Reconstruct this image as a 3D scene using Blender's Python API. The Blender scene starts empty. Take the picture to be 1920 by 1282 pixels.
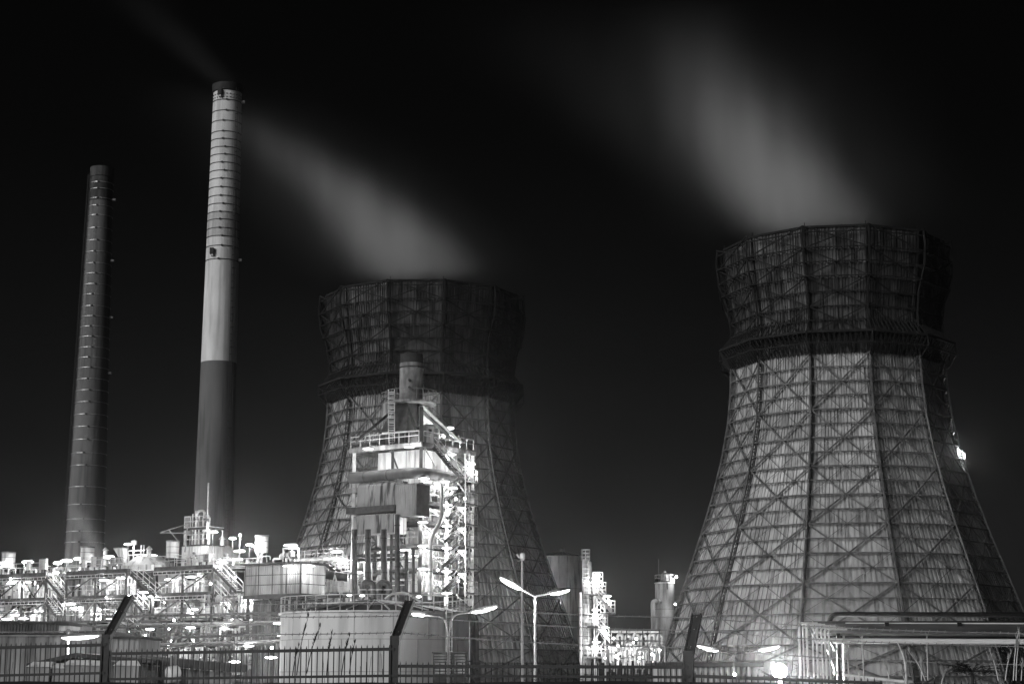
import bpy, math, random
from mathutils import Vector, Matrix
random.seed(7)
S = bpy.context.scene
COL = S.collection
pi, sin, cos, rad = math.pi, math.sin, math.cos, math.radians

# ------------------------------------------------------------------ camera
FPX, PITCH = 3221.0, rad(11.05)
CAMZ = 1.7
cd = bpy.data.cameras.new('camera')
cd.sensor_width = 36.0; cd.lens = FPX / 1920 * 36.0
cd.clip_start = 0.2; cd.clip_end = 6000
cam = bpy.data.objects.new('camera', cd); COL.objects.link(cam)
cam.location = (0, 0, CAMZ); cam.rotation_euler = (pi / 2 + PITCH, 0, 0)
S.camera = cam

# ------------------------------------------------------------------ night sky, fill sun, exposure
W_ = bpy.data.worlds.new('World'); S.world = W_; W_.use_nodes = True
nt = W_.node_tree; nt.nodes.clear()
wo = nt.nodes.new('ShaderNodeOutputWorld'); bg = nt.nodes.new('ShaderNodeBackground')
tc = nt.nodes.new('ShaderNodeTexCoord'); sx = nt.nodes.new('ShaderNodeSeparateXYZ')
rp = nt.nodes.new('ShaderNodeValToRGB')
nt.links.new(tc.outputs['Generated'], sx.inputs[0]); nt.links.new(sx.outputs['Z'], rp.inputs[0])
nt.links.new(rp.outputs[0], bg.inputs['Color']); nt.links.new(bg.outputs[0], wo.inputs['Surface'])
e = rp.color_ramp.elements
def setc(el, p, v): el.position = p; el.color = (v, v, v, 1)
setc(e[0], 0.0, 0.012); setc(e[1], 1.0, 0.0008)
for p, v in ((0.06, 0.0095), (0.13, 0.0055), (0.22, 0.0028), (0.30, 0.0014), (0.42, 0.0008)):
    setc(e.new(p), p, v)
bg.inputs['Strength'].default_value = 1.0

fill_sun = bpy.data.lights.new('fill_sun', 'SUN'); fill_sun.energy = 2.5; fill_sun.angle = rad(34)  # added sun lamp standing in for the light of the plant floodlights
mo = bpy.data.objects.new('fill_sun', fill_sun); COL.objects.link(mo)
MAZ, MEL = rad(-48), rad(17)          # light comes from the left, behind the camera
md = Vector((sin(MAZ) * cos(MEL), -cos(MAZ) * cos(MEL), sin(MEL)))   # towards the fill sun
mo.rotation_euler = md.to_track_quat('Z', 'Y').to_euler()

S.view_settings.view_transform = 'Standard'; S.view_settings.look = 'None'
S.view_settings.exposure = 0.0; S.view_settings.gamma = 1.0
S.view_settings.use_curve_mapping = False
S.render.engine = 'CYCLES'
C = S.cycles
C.use_denoising = True
try: C.denoiser = 'OPENIMAGEDENOISE'
except Exception: pass
C.max_bounces = 4; C.diffuse_bounces = 2; C.glossy_bounces = 2; C.transmission_bounces = 2
C.volume_bounces = 0; C.transparent_max_bounces = 8
C.use_light_tree = True
C.sample_clamp_indirect = 4.0
C.caustics_reflective = False; C.caustics_refractive = False
C.volume_step_rate = 0.7; C.volume_max_steps = 128

# ------------------------------------------------------------------ pixel <-> place (for setting things out)
def ray(px, py):
    x = (px - 960) / FPX; y = (641 - py) / FPX
    return Vector((x, cos(PITCH) - y * sin(PITCH), sin(PITCH) + y * cos(PITCH)))
def W(px, py, Y):
    r = ray(px, py); t = Y / r.y
    return Vector((r.x * t, Y, CAMZ + r.z * t))
def zrow(py, Y): return W(960, py, Y).z

# ------------------------------------------------------------------ materials
MATS = {}
def g3(v): return (v, v, v, 1)
def mat(name, lo, hi, rough=0.7, scale=(1, 1, 1), detail=4, bump=0.0, metal=0.0, coord='Object', contrast=(0.35, 0.65), dirt=None):
    if name in MATS: return MATS[name]
    m = bpy.data.materials.new(name); m.use_nodes = True; t = m.node_tree; N = t.nodes; L = t.links
    b = N['Principled BSDF']; b.inputs['Roughness'].default_value = rough; b.inputs['Metallic'].default_value = metal
    b.inputs['Specular IOR Level'].default_value = 0.3
    c = N.new('ShaderNodeTexCoord'); mp = N.new('ShaderNodeMapping'); mp.inputs['Scale'].default_value = scale
    no = N.new('ShaderNodeTexNoise'); no.inputs['Scale'].default_value = 1.0; no.inputs['Detail'].default_value = detail
    cr = N.new('ShaderNodeValToRGB')
    cr.color_ramp.elements[0].position = contrast[0]; cr.color_ramp.elements[0].color = g3(lo)
    cr.color_ramp.elements[1].position = contrast[1]; cr.color_ramp.elements[1].color = g3(hi)
    L.new(c.outputs[coord], mp.inputs[0]); L.new(mp.outputs[0], no.inputs['Vector']); L.new(no.outputs['Fac'], cr.inputs[0])
    out = cr.outputs[0]
    if dirt:                                        # long streaks of dirt: (scale, strength, threshold)
        mp2 = N.new('ShaderNodeMapping'); mp2.inputs['Scale'].default_value = dirt[0]
        n2 = N.new('ShaderNodeTexNoise'); n2.inputs['Scale'].default_value = 1.0; n2.inputs['Detail'].default_value = 6
        c2 = N.new('ShaderNodeValToRGB')
        c2.color_ramp.elements[0].position = dirt[2]; c2.color_ramp.elements[0].color = g3(1 - dirt[1])
        c2.color_ramp.elements[1].position = dirt[2] + 0.12; c2.color_ramp.elements[1].color = g3(1)
        mx = N.new('ShaderNodeMix'); mx.data_type = 'RGBA'; mx.blend_type = 'MULTIPLY'; mx.inputs[0].default_value = 1
        L.new(c.outputs[coord], mp2.inputs[0]); L.new(mp2.outputs[0], n2.inputs['Vector']); L.new(n2.outputs['Fac'], c2.inputs[0])
        L.new(out, mx.inputs[6]); L.new(c2.outputs[0], mx.inputs[7]); out = mx.outputs[2]
    L.new(out, b.inputs['Base Color'])
    if bump:
        bp = N.new('ShaderNodeBump'); bp.inputs['Strength'].default_value = bump; bp.inputs['Distance'].default_value = 0.05
        L.new(no.outputs['Fac'], bp.inputs['Height']); L.new(bp.outputs[0], b.inputs['Normal'])
    MATS[name] = m; return m
def glow(name, strength):
    if name in MATS: return MATS[name]
    m = bpy.data.materials.new(name); m.use_nodes = True; t = m.node_tree; t.nodes.clear()
    o = t.nodes.new('ShaderNodeOutputMaterial'); em = t.nodes.new('ShaderNodeEmission')
    em.inputs['Strength'].default_value = strength; t.links.new(em.outputs[0], o.inputs[0])
    m.cycles.emission_sampling = 'NONE'
    MATS[name] = m; return m
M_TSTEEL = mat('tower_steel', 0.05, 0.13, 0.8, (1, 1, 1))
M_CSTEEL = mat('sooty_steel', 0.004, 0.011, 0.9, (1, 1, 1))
M_BLACK = mat('black_steel', 0.002, 0.006, 0.6, (6, 6, 6))
M_DARK = mat('dark_steel', 0.012, 0.042, 0.6, (2, 2, 2))
M_MID = mat('grey_steel', 0.10, 0.25, 0.6, (1.5, 1.5, 0.6), dirt=((2, 2, 0.3), 0.5, 0.35))
M_GALV = mat('galvanised_steel', 0.35, 0.6, 0.45, (2, 2, 2), metal=0.3)
M_PALE = mat('pale_paint', 0.45, 0.68, 0.5, (0.8, 0.8, 0.3), dirt=((2.2, 2.2, 0.18), 0.55, 0.36))
M_SHEET = mat('profiled_sheet', 0.15, 0.30, 0.6, (0.7, 0.7, 0.3), dirt=((2, 2, 0.15), 0.5, 0.36))
M_DSHEET = mat('dark_profiled_sheet', 0.05, 0.11, 0.65, (0.7, 0.7, 0.3), dirt=((2, 2, 0.15), 0.5, 0.36))
M_TANK = mat('tank_paint', 0.52, 0.66, 0.55, (0.35, 0.35, 0.12), dirt=((1.4, 1.4, 0.07), 0.22, 0.40))
M_STAIN = mat('stained_sheet', 0.13, 0.21, 0.7, (0.8, 0.8, 0.3), dirt=((2.6, 2.6, 0.3), 0.9, 0.38))
M_INSUL = mat('pipe_lagging', 0.25, 0.5, 0.4, (2, 2, 1), metal=0.4)
M_GROUND = mat('cinder_ground', 0.006, 0.022, 0.95, (0.6, 0.6, 0.6), 8, 0.6)
M_YARD = mat('yard_ground', 0.05, 0.10, 0.9, (0.2, 0.2, 0.2), 8, 0.3)
M_ROOF = mat('dark_roof', 0.01, 0.03, 0.8, (0.5, 0.5, 0.5))
M_CONC = mat('dark_concrete', 0.095, 0.145, 0.85, (0.25, 0.25, 0.06), 6, 0.2, dirt=((0.9, 0.9, 0.05), 0.35, 0.36))
M_BRICK = mat('sooty_brick', 0.035, 0.085, 0.9, (0.5, 0.5, 0.12), 6, 0.3, dirt=((0.8, 0.8, 0.06), 0.4, 0.40))
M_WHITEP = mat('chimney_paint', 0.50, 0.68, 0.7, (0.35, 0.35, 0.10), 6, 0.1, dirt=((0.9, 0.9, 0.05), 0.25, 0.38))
M_GREYP = mat('chimney_paint_grey', 0.34, 0.44, 0.7, (0.35, 0.35, 0.10), 6, 0.1, dirt=((0.9, 0.9, 0.05), 0.25, 0.38))
M_LEAF = mat('dark_leaf', 0.012, 0.05, 0.8, (9, 9, 9))
M_DRY = mat('dry_grass_blade', 0.42, 0.7, 0.8, (9, 9, 9))
G_TUBE = glow('lit_tube', 5.0)
G_BULB = glow('lit_bulb', 12.0)
G_STREET = glow('lit_street_lens', 6.0)

def board_mat(name, lo, hi, big, streak):
    """weathered boards: each board its own tone, large blotches and long run-off streaks over them"""
    m = mat(name, lo, hi, 0.9, big, 4, 0.0, dirt=streak, contrast=(0.3, 0.7)); t = m.node_tree; N, L = t.nodes, t.links; b = N['Principled BSDF']
    src = b.inputs['Base Color'].links[0].from_socket
    a = N.new('ShaderNodeAttribute'); a.attribute_name = 'tone'
    mx = N.new('ShaderNodeMix'); mx.data_type = 'RGBA'; mx.blend_type = 'MULTIPLY'; mx.inputs[0].default_value = 1
    L.new(src, mx.inputs[6]); L.new(a.outputs['Fac'], mx.inputs[7]); L.new(mx.outputs[2], b.inputs['Base Color']); return m
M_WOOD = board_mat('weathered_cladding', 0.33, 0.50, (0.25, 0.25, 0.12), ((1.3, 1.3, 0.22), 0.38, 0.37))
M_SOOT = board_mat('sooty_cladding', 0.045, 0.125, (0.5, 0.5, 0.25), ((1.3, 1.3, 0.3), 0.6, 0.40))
# ------------------------------------------------------------------ mesh helpers
class MB:
    def __init__(s): s.v = []; s.f = []; s.tone = []
    def add(s, vs, fs):
        o = len(s.v); s.v += [Vector(p) for p in vs]; s.f += [tuple(o + i for i in f) for f in fs]; return s
    def box(s, c, d, ax=None):
        """box of size d about c; ax = (x axis, y axis, z axis)"""
        c = Vector(c); X, Y, Z = ax or (Vector((1, 0, 0)), Vector((0, 1, 0)), Vector((0, 0, 1)))
        vs = [c + X * (i * d[0] / 2) + Y * (j * d[1] / 2) + Z * (k * d[2] / 2) for k in (-1, 1) for j in (-1, 1) for i in (-1, 1)]
        return s.add(vs, [(0, 2, 3, 1), (4, 5, 7, 6), (0, 1, 5, 4), (2, 6, 7, 3), (0, 4, 6, 2), (1, 3, 7, 5)])
    def bar(s, p, q, w, h=None, up=(0, 0, 1)):
        p, q = Vector(p), Vector(q); h = h or w
        Z = (q - p); L = Z.length
        if L < 1e-6: return s
        Z /= L; U = Vector(up)
        if abs(Z.dot(U)) > 0.98: U = Vector((0, 1, 0))
        X = U.cross(Z).normalized(); Y = Z.cross(X)
        return s.box((p + q) / 2, (w, h, L), (X, Y, Z))
    def tube(s, pts, r, n=8, caps=True, r2=None):
        pts = [Vector(p) for p in pts]; k = len(pts); o = len(s.v)
        T = [(pts[min(i + 1, k - 1)] - pts[max(i - 1, 0)]).normalized() for i in range(k)]
        U = Vector((0, 0, 1)) if abs(T[0].z) < 0.9 else Vector((1, 0, 0))
        X = U.cross(T[0]).normalized()
        for i in range(k):
            X = (X - T[i] * X.dot(T[i])).normalized(); Y = T[i].cross(X)
            ri = r if r2 is None else r + (r2 - r) * i / (k - 1)
            s.v += [pts[i] + (X * cos(2 * pi * a / n) + Y * sin(2 * pi * a / n)) * ri for a in range(n)]
        for i in range(k - 1):
            for a in range(n):
                b = (a + 1) % n
                s.f.append((o + i * n + a, o + i * n + b, o + (i + 1) * n + b, o + (i + 1) * n + a))
        if caps:
            s.f.append(tuple(o + a for a in range(n - 1, -1, -1))); s.f.append(tuple(o + (k - 1) * n + a for a in range(n)))
        return s
    def lathe(s, c, prof, n=32, caps=True, a0=0.0):
        c = Vector(c); o = len(s.v); k = len(prof)
        for r, z in prof:
            s.v += [c + Vector((r * cos(a0 + 2 * pi * a / n), r * sin(a0 + 2 * pi * a / n), z)) for a in range(n)]
        for i in range(k - 1):
            for a in range(n):
                b = (a + 1) % n
                s.f.append((o + i * n + a, o + i * n + b, o + (i + 1) * n + b, o + (i + 1) * n + a))
        if caps:
            s.f.append(tuple(o + a for a in range(n - 1, -1, -1))); s.f.append(tuple(o + (k - 1) * n + a for a in range(n)))
        return s
    def build(s, name, m, parent=None, loc=None, smooth=False):
        me = bpy.data.meshes.new(name)
        l = Vector(loc) if loc is not None else Vector((0, 0, 0))
        me.from_pydata([tuple(p - l) for p in s.v], [], s.f); me.materials.append(m); me.update()
        if s.tone:
            at = me.attributes.new('tone', 'FLOAT', 'FACE'); at.data.foreach_set('value', s.tone)
        if smooth:
            me.polygons.foreach_set('use_smooth', [True] * len(me.polygons))
            try: me.set_sharp_from_angle(angle=rad(40))
            except Exception: pass
        o = bpy.data.objects.new(name, me); COL.objects.link(o)
        if parent is not None: o.parent = parent
        else: o.location = l
        return o
def tag(o, label, cat, group=None, kind=None):
    o['label'] = label; o['category'] = cat
    if group: o['group'] = group
    if kind: o['kind'] = kind
    return o
class Thing:
    """an Empty at the base of a thing; parts are given in place and stored relative to it"""
    def __init__(s, name, label, cat, loc, group=None):
        s.loc = Vector(loc); s.o = bpy.data.objects.new(name, None); COL.objects.link(s.o)
        s.o.location = s.loc; s.o.empty_display_size = 0.2
        tag(s.o, label, cat, group)
    def part(s, name, mb, m, parent=None, smooth=False, label=None, kind=None):
        if not mb.v: return None
        o = mb.build(name, m, parent or s.o, s.loc, smooth)
        if label: o['label'] = label
        if kind: o['kind'] = kind
        return o
def copy_tree(o, parent=None):
    c = o.copy(); COL.objects.link(c)
    if parent is not None: c.parent = parent
    for ch in list(o.children): copy_tree(ch, c)
    return c
def structure(name, mb, m, smooth=False):
    o = mb.build(name, m, None, None, smooth); o['kind'] = 'structure'; return o
def bend(pts, r=0.4, n=4):
    """round the corners of a pipe line"""
    pts = [Vector(p) for p in pts]; out = [pts[0]]
    for a, b, c in zip(pts, pts[1:], pts[2:]):
        d1 = (a - b); d2 = (c - b); k = min(r, d1.length * 0.45, d2.length * 0.45)
        p = b + d1.normalized() * k; q = b + d2.normalized() * k
        out += [(p * (1 - t) ** 2 + b * (2 * t * (1 - t)) + q * t * t) for t in [i / n for i in range(n + 1)]]
    return out + [pts[-1]]
def rail(mb, pts, h=1.1, step=1.5, r=0.03, lines=(1.0, 0.55)):
    for p, q in zip(pts, pts[1:]):
        p, q = Vector(p), Vector(q); L = (q - p).length; n = max(1, round(L / step))
        for i in range(n + 1):
            a = p.lerp(q, i / n); mb.bar(a, a + Vector((0, 0, h)), r * 2)
        for f in lines: mb.bar(p + Vector((0, 0, h * f)), q + Vector((0, 0, h * f)), r * 2)
    return mb
def corr(mb, p, q, z0, z1, pitch=0.3, depth=0.06, out=None):
    """trapezoid profiled sheet from p to q between two heights; out = outward direction"""
    p, q = Vector((p[0], p[1], 0)), Vector((q[0], q[1], 0)); L = (q - p).length; d = (q - p) / L
    nrm = Vector(out) if out is not None else Vector((d.y, -d.x, 0))
    n = max(1, round(L / pitch)); w = L / n; pr = []
    for i in range(n):
        for f, h in ((0, 0), (0.35, 0), (0.5, 1), (0.85, 1)): pr.append(p + d * (w * (i + f)) + nrm * (depth * h))
    pr.append(q)
    o = len(mb.v)
    for a in pr: mb.v += [a + Vector((0, 0, z0)), a + Vector((0, 0, z1))]
    for i in range(len(pr) - 1): mb.f.append((o + 2 * i, o + 2 * i + 2, o + 2 * i + 3, o + 2 * i + 1))
    return mb

# ------------------------------------------------------------------ lamps
LIGHTDATA = {}
def lozenge(c, X, w, r):  # fattened and tapered so the shape takes in the lamp's glare
    b = MB(); n = 8; secs = ((-0.5, 0.12), (-0.44, 0.5), (-0.3, 0.85), (0, 1.0), (0.3, 0.85), (0.44, 0.5), (0.5, 0.12)); Y = Vector((-X.y, X.x, 0))
    for f, k in secs: b.v += [c + X * (w * f) + (Y * cos(2 * pi * a / n) + Vector((0, 0, 1)) * sin(2 * pi * a / n)) * (r * k) for a in range(n)]
    for i in range(len(secs) - 1):
        for a in range(n): b.f.append((i * n + a, i * n + (a + 1) % n, (i + 1) * n + (a + 1) % n, (i + 1) * n + a))
    b.f.append(tuple(range(n - 1, -1, -1))); b.f.append(tuple(6 * n + a for a in range(n)))
    return b
def point_light(parent, loc, power, size=0.15, local=None):
    key = (round(power, 2), size)
    if key not in LIGHTDATA:
        l = bpy.data.lights.new('lamp_light', 'POINT'); l.energy = power; l.shadow_soft_size = size; LIGHTDATA[key] = l
    o = bpy.data.objects.new('lamp_light', LIGHTDATA[key]); COL.objects.link(o)
    o.parent = parent; o.location = Vector(loc) - parent.location
    return o
LP = 2.3
def tube_lamp(px, py, Y, label, group, w=1.35, post=None, power=260, axis=None, thick=0.2, drop=0.4, at=None):
    c = at if at is not None else W(px, py, Y); X = axis or Vector((1, 0, 0)); X = X.normalized(); Yv = Vector((-X.y, X.x, 0)); Z = Vector((0, 0, 1))
    base = c - Z * (post or 0.0)
    t = Thing('tube_lamp', label, 'lamp', base, group)
    h = MB().box(c + Z * (thick * 0.62 + 0.03), (w * 0.8, thick * 0.8, 0.05), (X, Yv, Z))
    ho = t.part('lamp_housing', h, M_MID)
    t.part('glowing_tube', lozenge(c, X, w, thick * 0.62), G_TUBE, ho)
    if post: t.part('lamp_post', MB().tube([base, c - Z * 0.02 + Yv * 0.05], 0.032, 6), M_DARK)
    else: t.part('hanger', MB().bar(c + Z * (thick * 0.5 + 0.09), c + Z * (thick * 0.5 + 0.4), 0.04), M_BLACK)
    point_light(t.o, c - Z * drop + ((X * (w * 0.4) - Yv * 0.3) if post else Vector()), power * LP)
    return t
def bulb_lamp(px, py, Y, label, group, r=0.22, power=300, post=None):
    c = W(px, py, Y); Z = Vector((0, 0, 1)); base = c - Z * (post or 0.0)
    t = Thing('flood_lamp', label, 'lamp', base, group)
    hs = MB(); n = 12; Yv = Vector((0, 1, 0))
    for k, (rr, dy) in enumerate(((1.08, 0.1), (1.0, 0.55), (0.5, 0.95), (0.15, 1.05))): hs.v += [c + Yv * (dy * r) + (Vector((1, 0, 0)) * cos(2 * pi * a / n) + Z * sin(2 * pi * a / n)) * (rr * r) for a in range(n)]
    for k in range(3):
        for a in range(n): hs.f.append((k * n + a, k * n + (a + 1) % n, k * n + n + (a + 1) % n, k * n + n + a))
    hs.f.append(tuple(3 * n + a for a in range(n)))
    ho = t.part('lamp_housing', hs, M_DARK)
    t.part('glowing_bulb', MB().lathe(c, [(r * 0.1, -r), (r * 0.6, -r * 0.8), (r * 0.9, -r * 0.43), (r, 0), (r * 0.9, r * 0.43), (r * 0.6, r * 0.8), (r * 0.1, r)], 14), G_BULB, ho)
    if post: t.part('lamp_post', MB().tube([base, c - Z * r], 0.05, 6), M_GALV)
    else: t.part('hanger', MB().bar(c + Z * r * 1.05 + Yv * r * .5, c + Z * (r * 1.3 + 0.3) + Yv * r * .5, 0.06), M_DARK)
    point_light(t.o, c - Z * (r * 0.5) - Yv * (r + 0.25), power * LP)
    return t

# ================================================================== GROUND
def fbm(x, y, s): return sin(x * 0.9 + s) * 0.5 + sin(x * 2.3 + y * 1.3 + 2 * s) * 0.3 + sin(x * 5.1 - y * 2.1 + s * 3) * 0.2
structure('ground', MB().add([(-1500, 40, -0.02), (1500, 40, -0.02), (1500, 3000, -0.02), (-1500, 3000, -0.02)], [(0, 1, 2, 3)]), M_YARD)
bank = MB(); NX = 160; YS = (-30, -5, 4, 9, 13, 16, 17.2, 18, 18.8, 20, 22, 26, 40.5); o0 = 0
for j, y in enumerate(YS):
    for i in range(NX + 1):
        x = -40 + 80 * i / NX
        h = {0: 0.0, 1: 0.0, 2: 0.1, 3: 0.35, 4: 0.9, 5: 1.35, 6: 1.55, 7: 1.655, 8: 1.60, 9: 1.35, 10: 0.8, 11: 0.15, 12: 0.0}[j]
        k = 1.0 if x < 2.9 else max(0.0, 1 - (x - 2.9) * 0.055)
        z = h * k + (fbm(x, y, j) * 0.018 if 4 < j < 10 else 0)
        bank.v.append(Vector((x, y, z)))
for j in range(len(YS) - 1):
    for i in range(NX):
        a = j * (NX + 1) + i; bank.f.append((a, a + 1, a + NX + 2, a + NX + 1))
structure('embankment_ground', bank, M_GROUND)

# ================================================================== COOLING TOWERS
PROF = [(0, 25.2), (2, 24.5), (11, 21.7), (17.3, 19.4), (21.5, 17.9), (27.8, 15.9), (34, 14.5), (38.5, 13.95), (42.6, 13.75), (46.5, 13.6), (49, 13.6), (51, 14.0), (53, 14.4), (56, 14.8), (59, 15.0)]
def prof(z):
    for (a, ra), (b, rb) in zip(PROF, PROF[1:]):
        if z <= b: return ra + (rb - ra) * (z - a) / (b - a)
    return PROF[-1][1]
NS = 12
def vtx(k, r, z):
    a = 2 * pi * k / NS; return Vector((r * sin(a), -r * cos(a), z))
def outn(k):
    a = 2 * pi * (k + 0.5) / NS; return Vector((sin(a), -cos(a), 0))
def cooling_tower(loc, rot, label):
    t = Thing('cooling_tower', label, 'cooling tower', (0, 0, 0), 'twin cooling towers')
    NB = 23; zb = [42.6 * i / NB for i in range(NB + 1)]; zb[0] = 0.4
    zc = [42.6, 45.0] + [45.0 + 11.1 * i / 6 for i in range(1, 7)] + [59.0]
    rnd = random.Random(3)
    def panel(mb, k, z0, z1, lap):
        """one field of upright boards between two ring beams: boards proud and recessed, lapping the field below"""
        n = 36; nn = outn(k)
        A0, B0 = vtx(k, prof(z0), z0), vtx(k + 1, prof(z0), z0); A1, B1 = vtx(k, prof(z1), z1), vtx(k + 1, prof(z1), z1)
        A0 = A0 + nn * lap; B0 = B0 + nn * lap
        x = 0.0; o = len(mb.v); i = 0; ed = [0.0]
        while ed[-1] < 1: ed.append(ed[-1] + (0.6 + 0.8 * rnd.random()) / n)
        ed[-1] = 1.0
        if ed[-1] - ed[-2] < 0.2 / n: ed.pop(-2)
        for a, b in zip(ed, ed[1:]):
            d = (0.0 if i % 2 else 0.11) + rnd.random() * 0.06; i += 1
            dz = -rnd.random() * 0.12
            for s_ in (a, b):
                mb.v += [A0.lerp(B0, s_) + nn * d + Vector((0, 0, dz)), A1.lerp(B1, s_) + nn * d]
        tn = []; pf = 0.70 + 0.30 * rnd.random() if rnd.random() < 0.5 else 0.9 + 0.25 * rnd.random()
        for j in range(len(ed) - 1):
            mb.f.append((o + 4 * j, o + 4 * j + 2, o + 4 * j + 3, o + 4 * j + 1)); q_ = rnd.random()
            tn.append((0.45 + 0.25 * rnd.random()) if q_ < 0.18 else 0.75 + 0.25 * rnd.random()); tn[-1] *= pf; mb.tone.append(tn[-1])
        for j in range(len(ed) - 2): mb.f.append((o + 4 * j + 2, o + 4 * j + 4, o + 4 * j + 5, o + 4 * j + 3)); mb.tone.append(tn[j] * 0.8)
    FRONT = [k for k in range(NS) if cos(2 * pi * (k + 0.5) / NS) > -0.4]
    back = MB(); backc = MB()
    for k in range(NS):
        for i in range(NB):
            if k in FRONT:
                m = MB(); panel(m, k, zb[i], zb[i + 1], 0.07); t.part('cladding_panel', m, M_WOOD)
            else: panel(back, k, zb[i], zb[i + 1], 0.12)
        for i in range(len(zc) - 1):
            if k in FRONT:
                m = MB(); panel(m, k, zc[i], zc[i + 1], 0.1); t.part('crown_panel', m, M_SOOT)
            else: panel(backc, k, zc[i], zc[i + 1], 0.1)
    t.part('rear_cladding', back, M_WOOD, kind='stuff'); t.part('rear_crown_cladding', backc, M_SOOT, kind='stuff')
    # inner lining so that the shell is closed seen from above
    inn = MB().lathe((0, 0, 0), [(prof(z) - 0.6, z) for z in (0.4, 10, 20, 30, 38, 45, 52, 58.9)], 12, False, -pi / 2)
    t.part('inner_lining', inn, M_CSTEEL)
    def ring(z, off, w, m, lace=True, name='ring_beam'):
        b = MB(); r = prof(z)
        for k in range(NS):
            p, q = vtx(k, r + off, z), vtx(k + 1, r + off, z); b.bar(p, q, w, w)
            if lace:
                nseg = 8; pi_, qi = vtx(k, r + 0.1, z), vtx(k + 1, r + 0.1, z)
                for j in range(nseg):
                    x0 = pi_.lerp(qi, j / nseg); x1 = p.lerp(q, (j + 0.5) / nseg); x2 = pi_.lerp(qi, (j + 1) / nseg)
                    b.bar(x0, x1, 0.06); b.bar(x1, x2, 0.06)
            b.bar(vtx(k, r, z), p, 0.12)
        t.part(name, b, m)
    for i, z in enumerate(zb[1:-1]): ring(z, 0.75, 0.12 if i % 2 else 0.17, M_TSTEEL)
    def off(z): return 0.9 + (0.55 if 51.5 < z < 57.5 else 0.0) + (0.2 if z > 57.5 else 0)
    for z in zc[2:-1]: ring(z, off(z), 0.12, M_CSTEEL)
    # wide walkway ring at the waist, its raking struts and the rim
    wk = MB(); sk = MB()
    for k in range(NS):
        r = 16.0
        for a, b in ((r, 45.1), (r - 0.9, 45.1)): wk.bar(vtx(k, a, b), vtx(k + 1, a, b), 0.22, 0.30)
        p = [vtx(k, 13.7, 45.05), vtx(k + 1, 13.7, 45.05), vtx(k + 1, r, 45.05), vtx(k, r, 45.05)]
        wk.add(p + [v + Vector((0, 0, 0.12)) for v in p], [(0, 1, 2, 3), (7, 6, 5, 4), (0, 4, 5, 1), (2, 6, 7, 3)])
        for j in range(12):
            s0 = j / 12
            P = vtx(k, r, 45).lerp(vtx(k + 1, r, 45), s0)
            sk.bar(P, vtx(k, 14.2, 42.4).lerp(vtx(k + 1, 14.2, 42.4), s0), 0.12)
            sk.bar(P, vtx(k, 14.1, 47.4).lerp(vtx(k + 1, 14.1, 47.4), s0), 0.10)
            sk.bar(P, vtx(k, 14.4, 42.6).lerp(vtx(k + 1, 14.4, 42.6), min(1, s0 + 1 / 12)), 0.08)
        sk.bar(vtx(k, r + 0.1, 43.6), vtx(k + 1, r + 0.1, 43.6), 0.14); sk.bar(vtx(k, r, 45), vtx(k, r + 0.1, 43.6), 0.14)
        sk.bar(vtx(k, r + 0.1, 43.6), vtx(k, 14.1, 41.6), 0.14)
    t.part('waist_walkway', wk, M_CSTEEL); t.part('walkway_strut', sk, M_CSTEEL, kind='stuff')
    rim = MB()
    for k in range(NS):
        rim.bar(vtx(k, 15.15, 59.05), vtx(k + 1, 15.15, 59.05), 0.35, 0.30); rim.bar(vtx(k, 16.0, 58.2), vtx(k + 1, 16.0, 58.2), 0.14)
        rim.bar(vtx(k, 15.1, 59.0), vtx(k, 15.1, 59.7), 0.08)
    t.part('rim_beam', rim, M_CSTEEL)
    # columns at the corners, lattice built
    zz = [0.2, 5, 10, 15, 20, 25, 30, 35, 39, 42.6]
    for k in range(NS):
        b = MB()
        for z0, z1 in zip(zz, zz[1:]):
            for o_ in (0.25, 0.85):
                b.bar(vtx(k, prof(z0) + o_, z0), vtx(k, prof(z1) + o_, z1), 0.20 if o_ > 0.5 else 0.26)
            n = 5
            for j in range(n):
                za, zb_, zm = z0 + (z1 - z0) * j / n, z0 + (z1 - z0) * (j + 1) / n, z0 + (z1 - z0) * (j + 0.5) / n
                b.bar(vtx(k, prof(za) + 0.25, za), vtx(k, prof(zm) + 0.85, zm), 0.08); b.bar(vtx(k, prof(zm) + 0.85, zm), vtx(k, prof(zb_) + 0.25, zb_), 0.08)
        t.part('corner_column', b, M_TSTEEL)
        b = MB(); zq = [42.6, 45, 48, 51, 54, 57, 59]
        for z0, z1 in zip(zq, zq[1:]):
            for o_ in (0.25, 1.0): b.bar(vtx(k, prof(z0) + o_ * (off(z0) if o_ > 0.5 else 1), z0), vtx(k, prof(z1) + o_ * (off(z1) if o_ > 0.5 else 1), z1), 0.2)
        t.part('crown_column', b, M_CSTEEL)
    # big crossed braces over four fields, small ones between
    def cross(z0, z1, k, w, o_, m, name):
        a, b = vtx(k, prof(z0) + o_, z0), vtx(k + 1, prof(z1) + o_, z1)
        c, d = vtx(k + 1, prof(z0) + o_, z0), vtx(k, prof(z1) + o_, z1)
        zm = (z0 + z1) / 2; mm = (vtx(k, prof(zm) + o_, zm) + vtx(k + 1, prof(zm) + o_, zm)) / 2
        t.part(name, MB().bar(a, mm, w, w * 1.3).bar(mm, b, w, w * 1.3), m); t.part(name, MB().bar(c, mm, w, w * 1.3).bar(mm, d, w, w * 1.3), m)
    sm = MB(); smc = MB()
    cells = [(zb[max(0, 23 - 4 * i - 4)], zb[23 - 4 * i]) for i in range(6) if 23 - 4 * i > 0]
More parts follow.
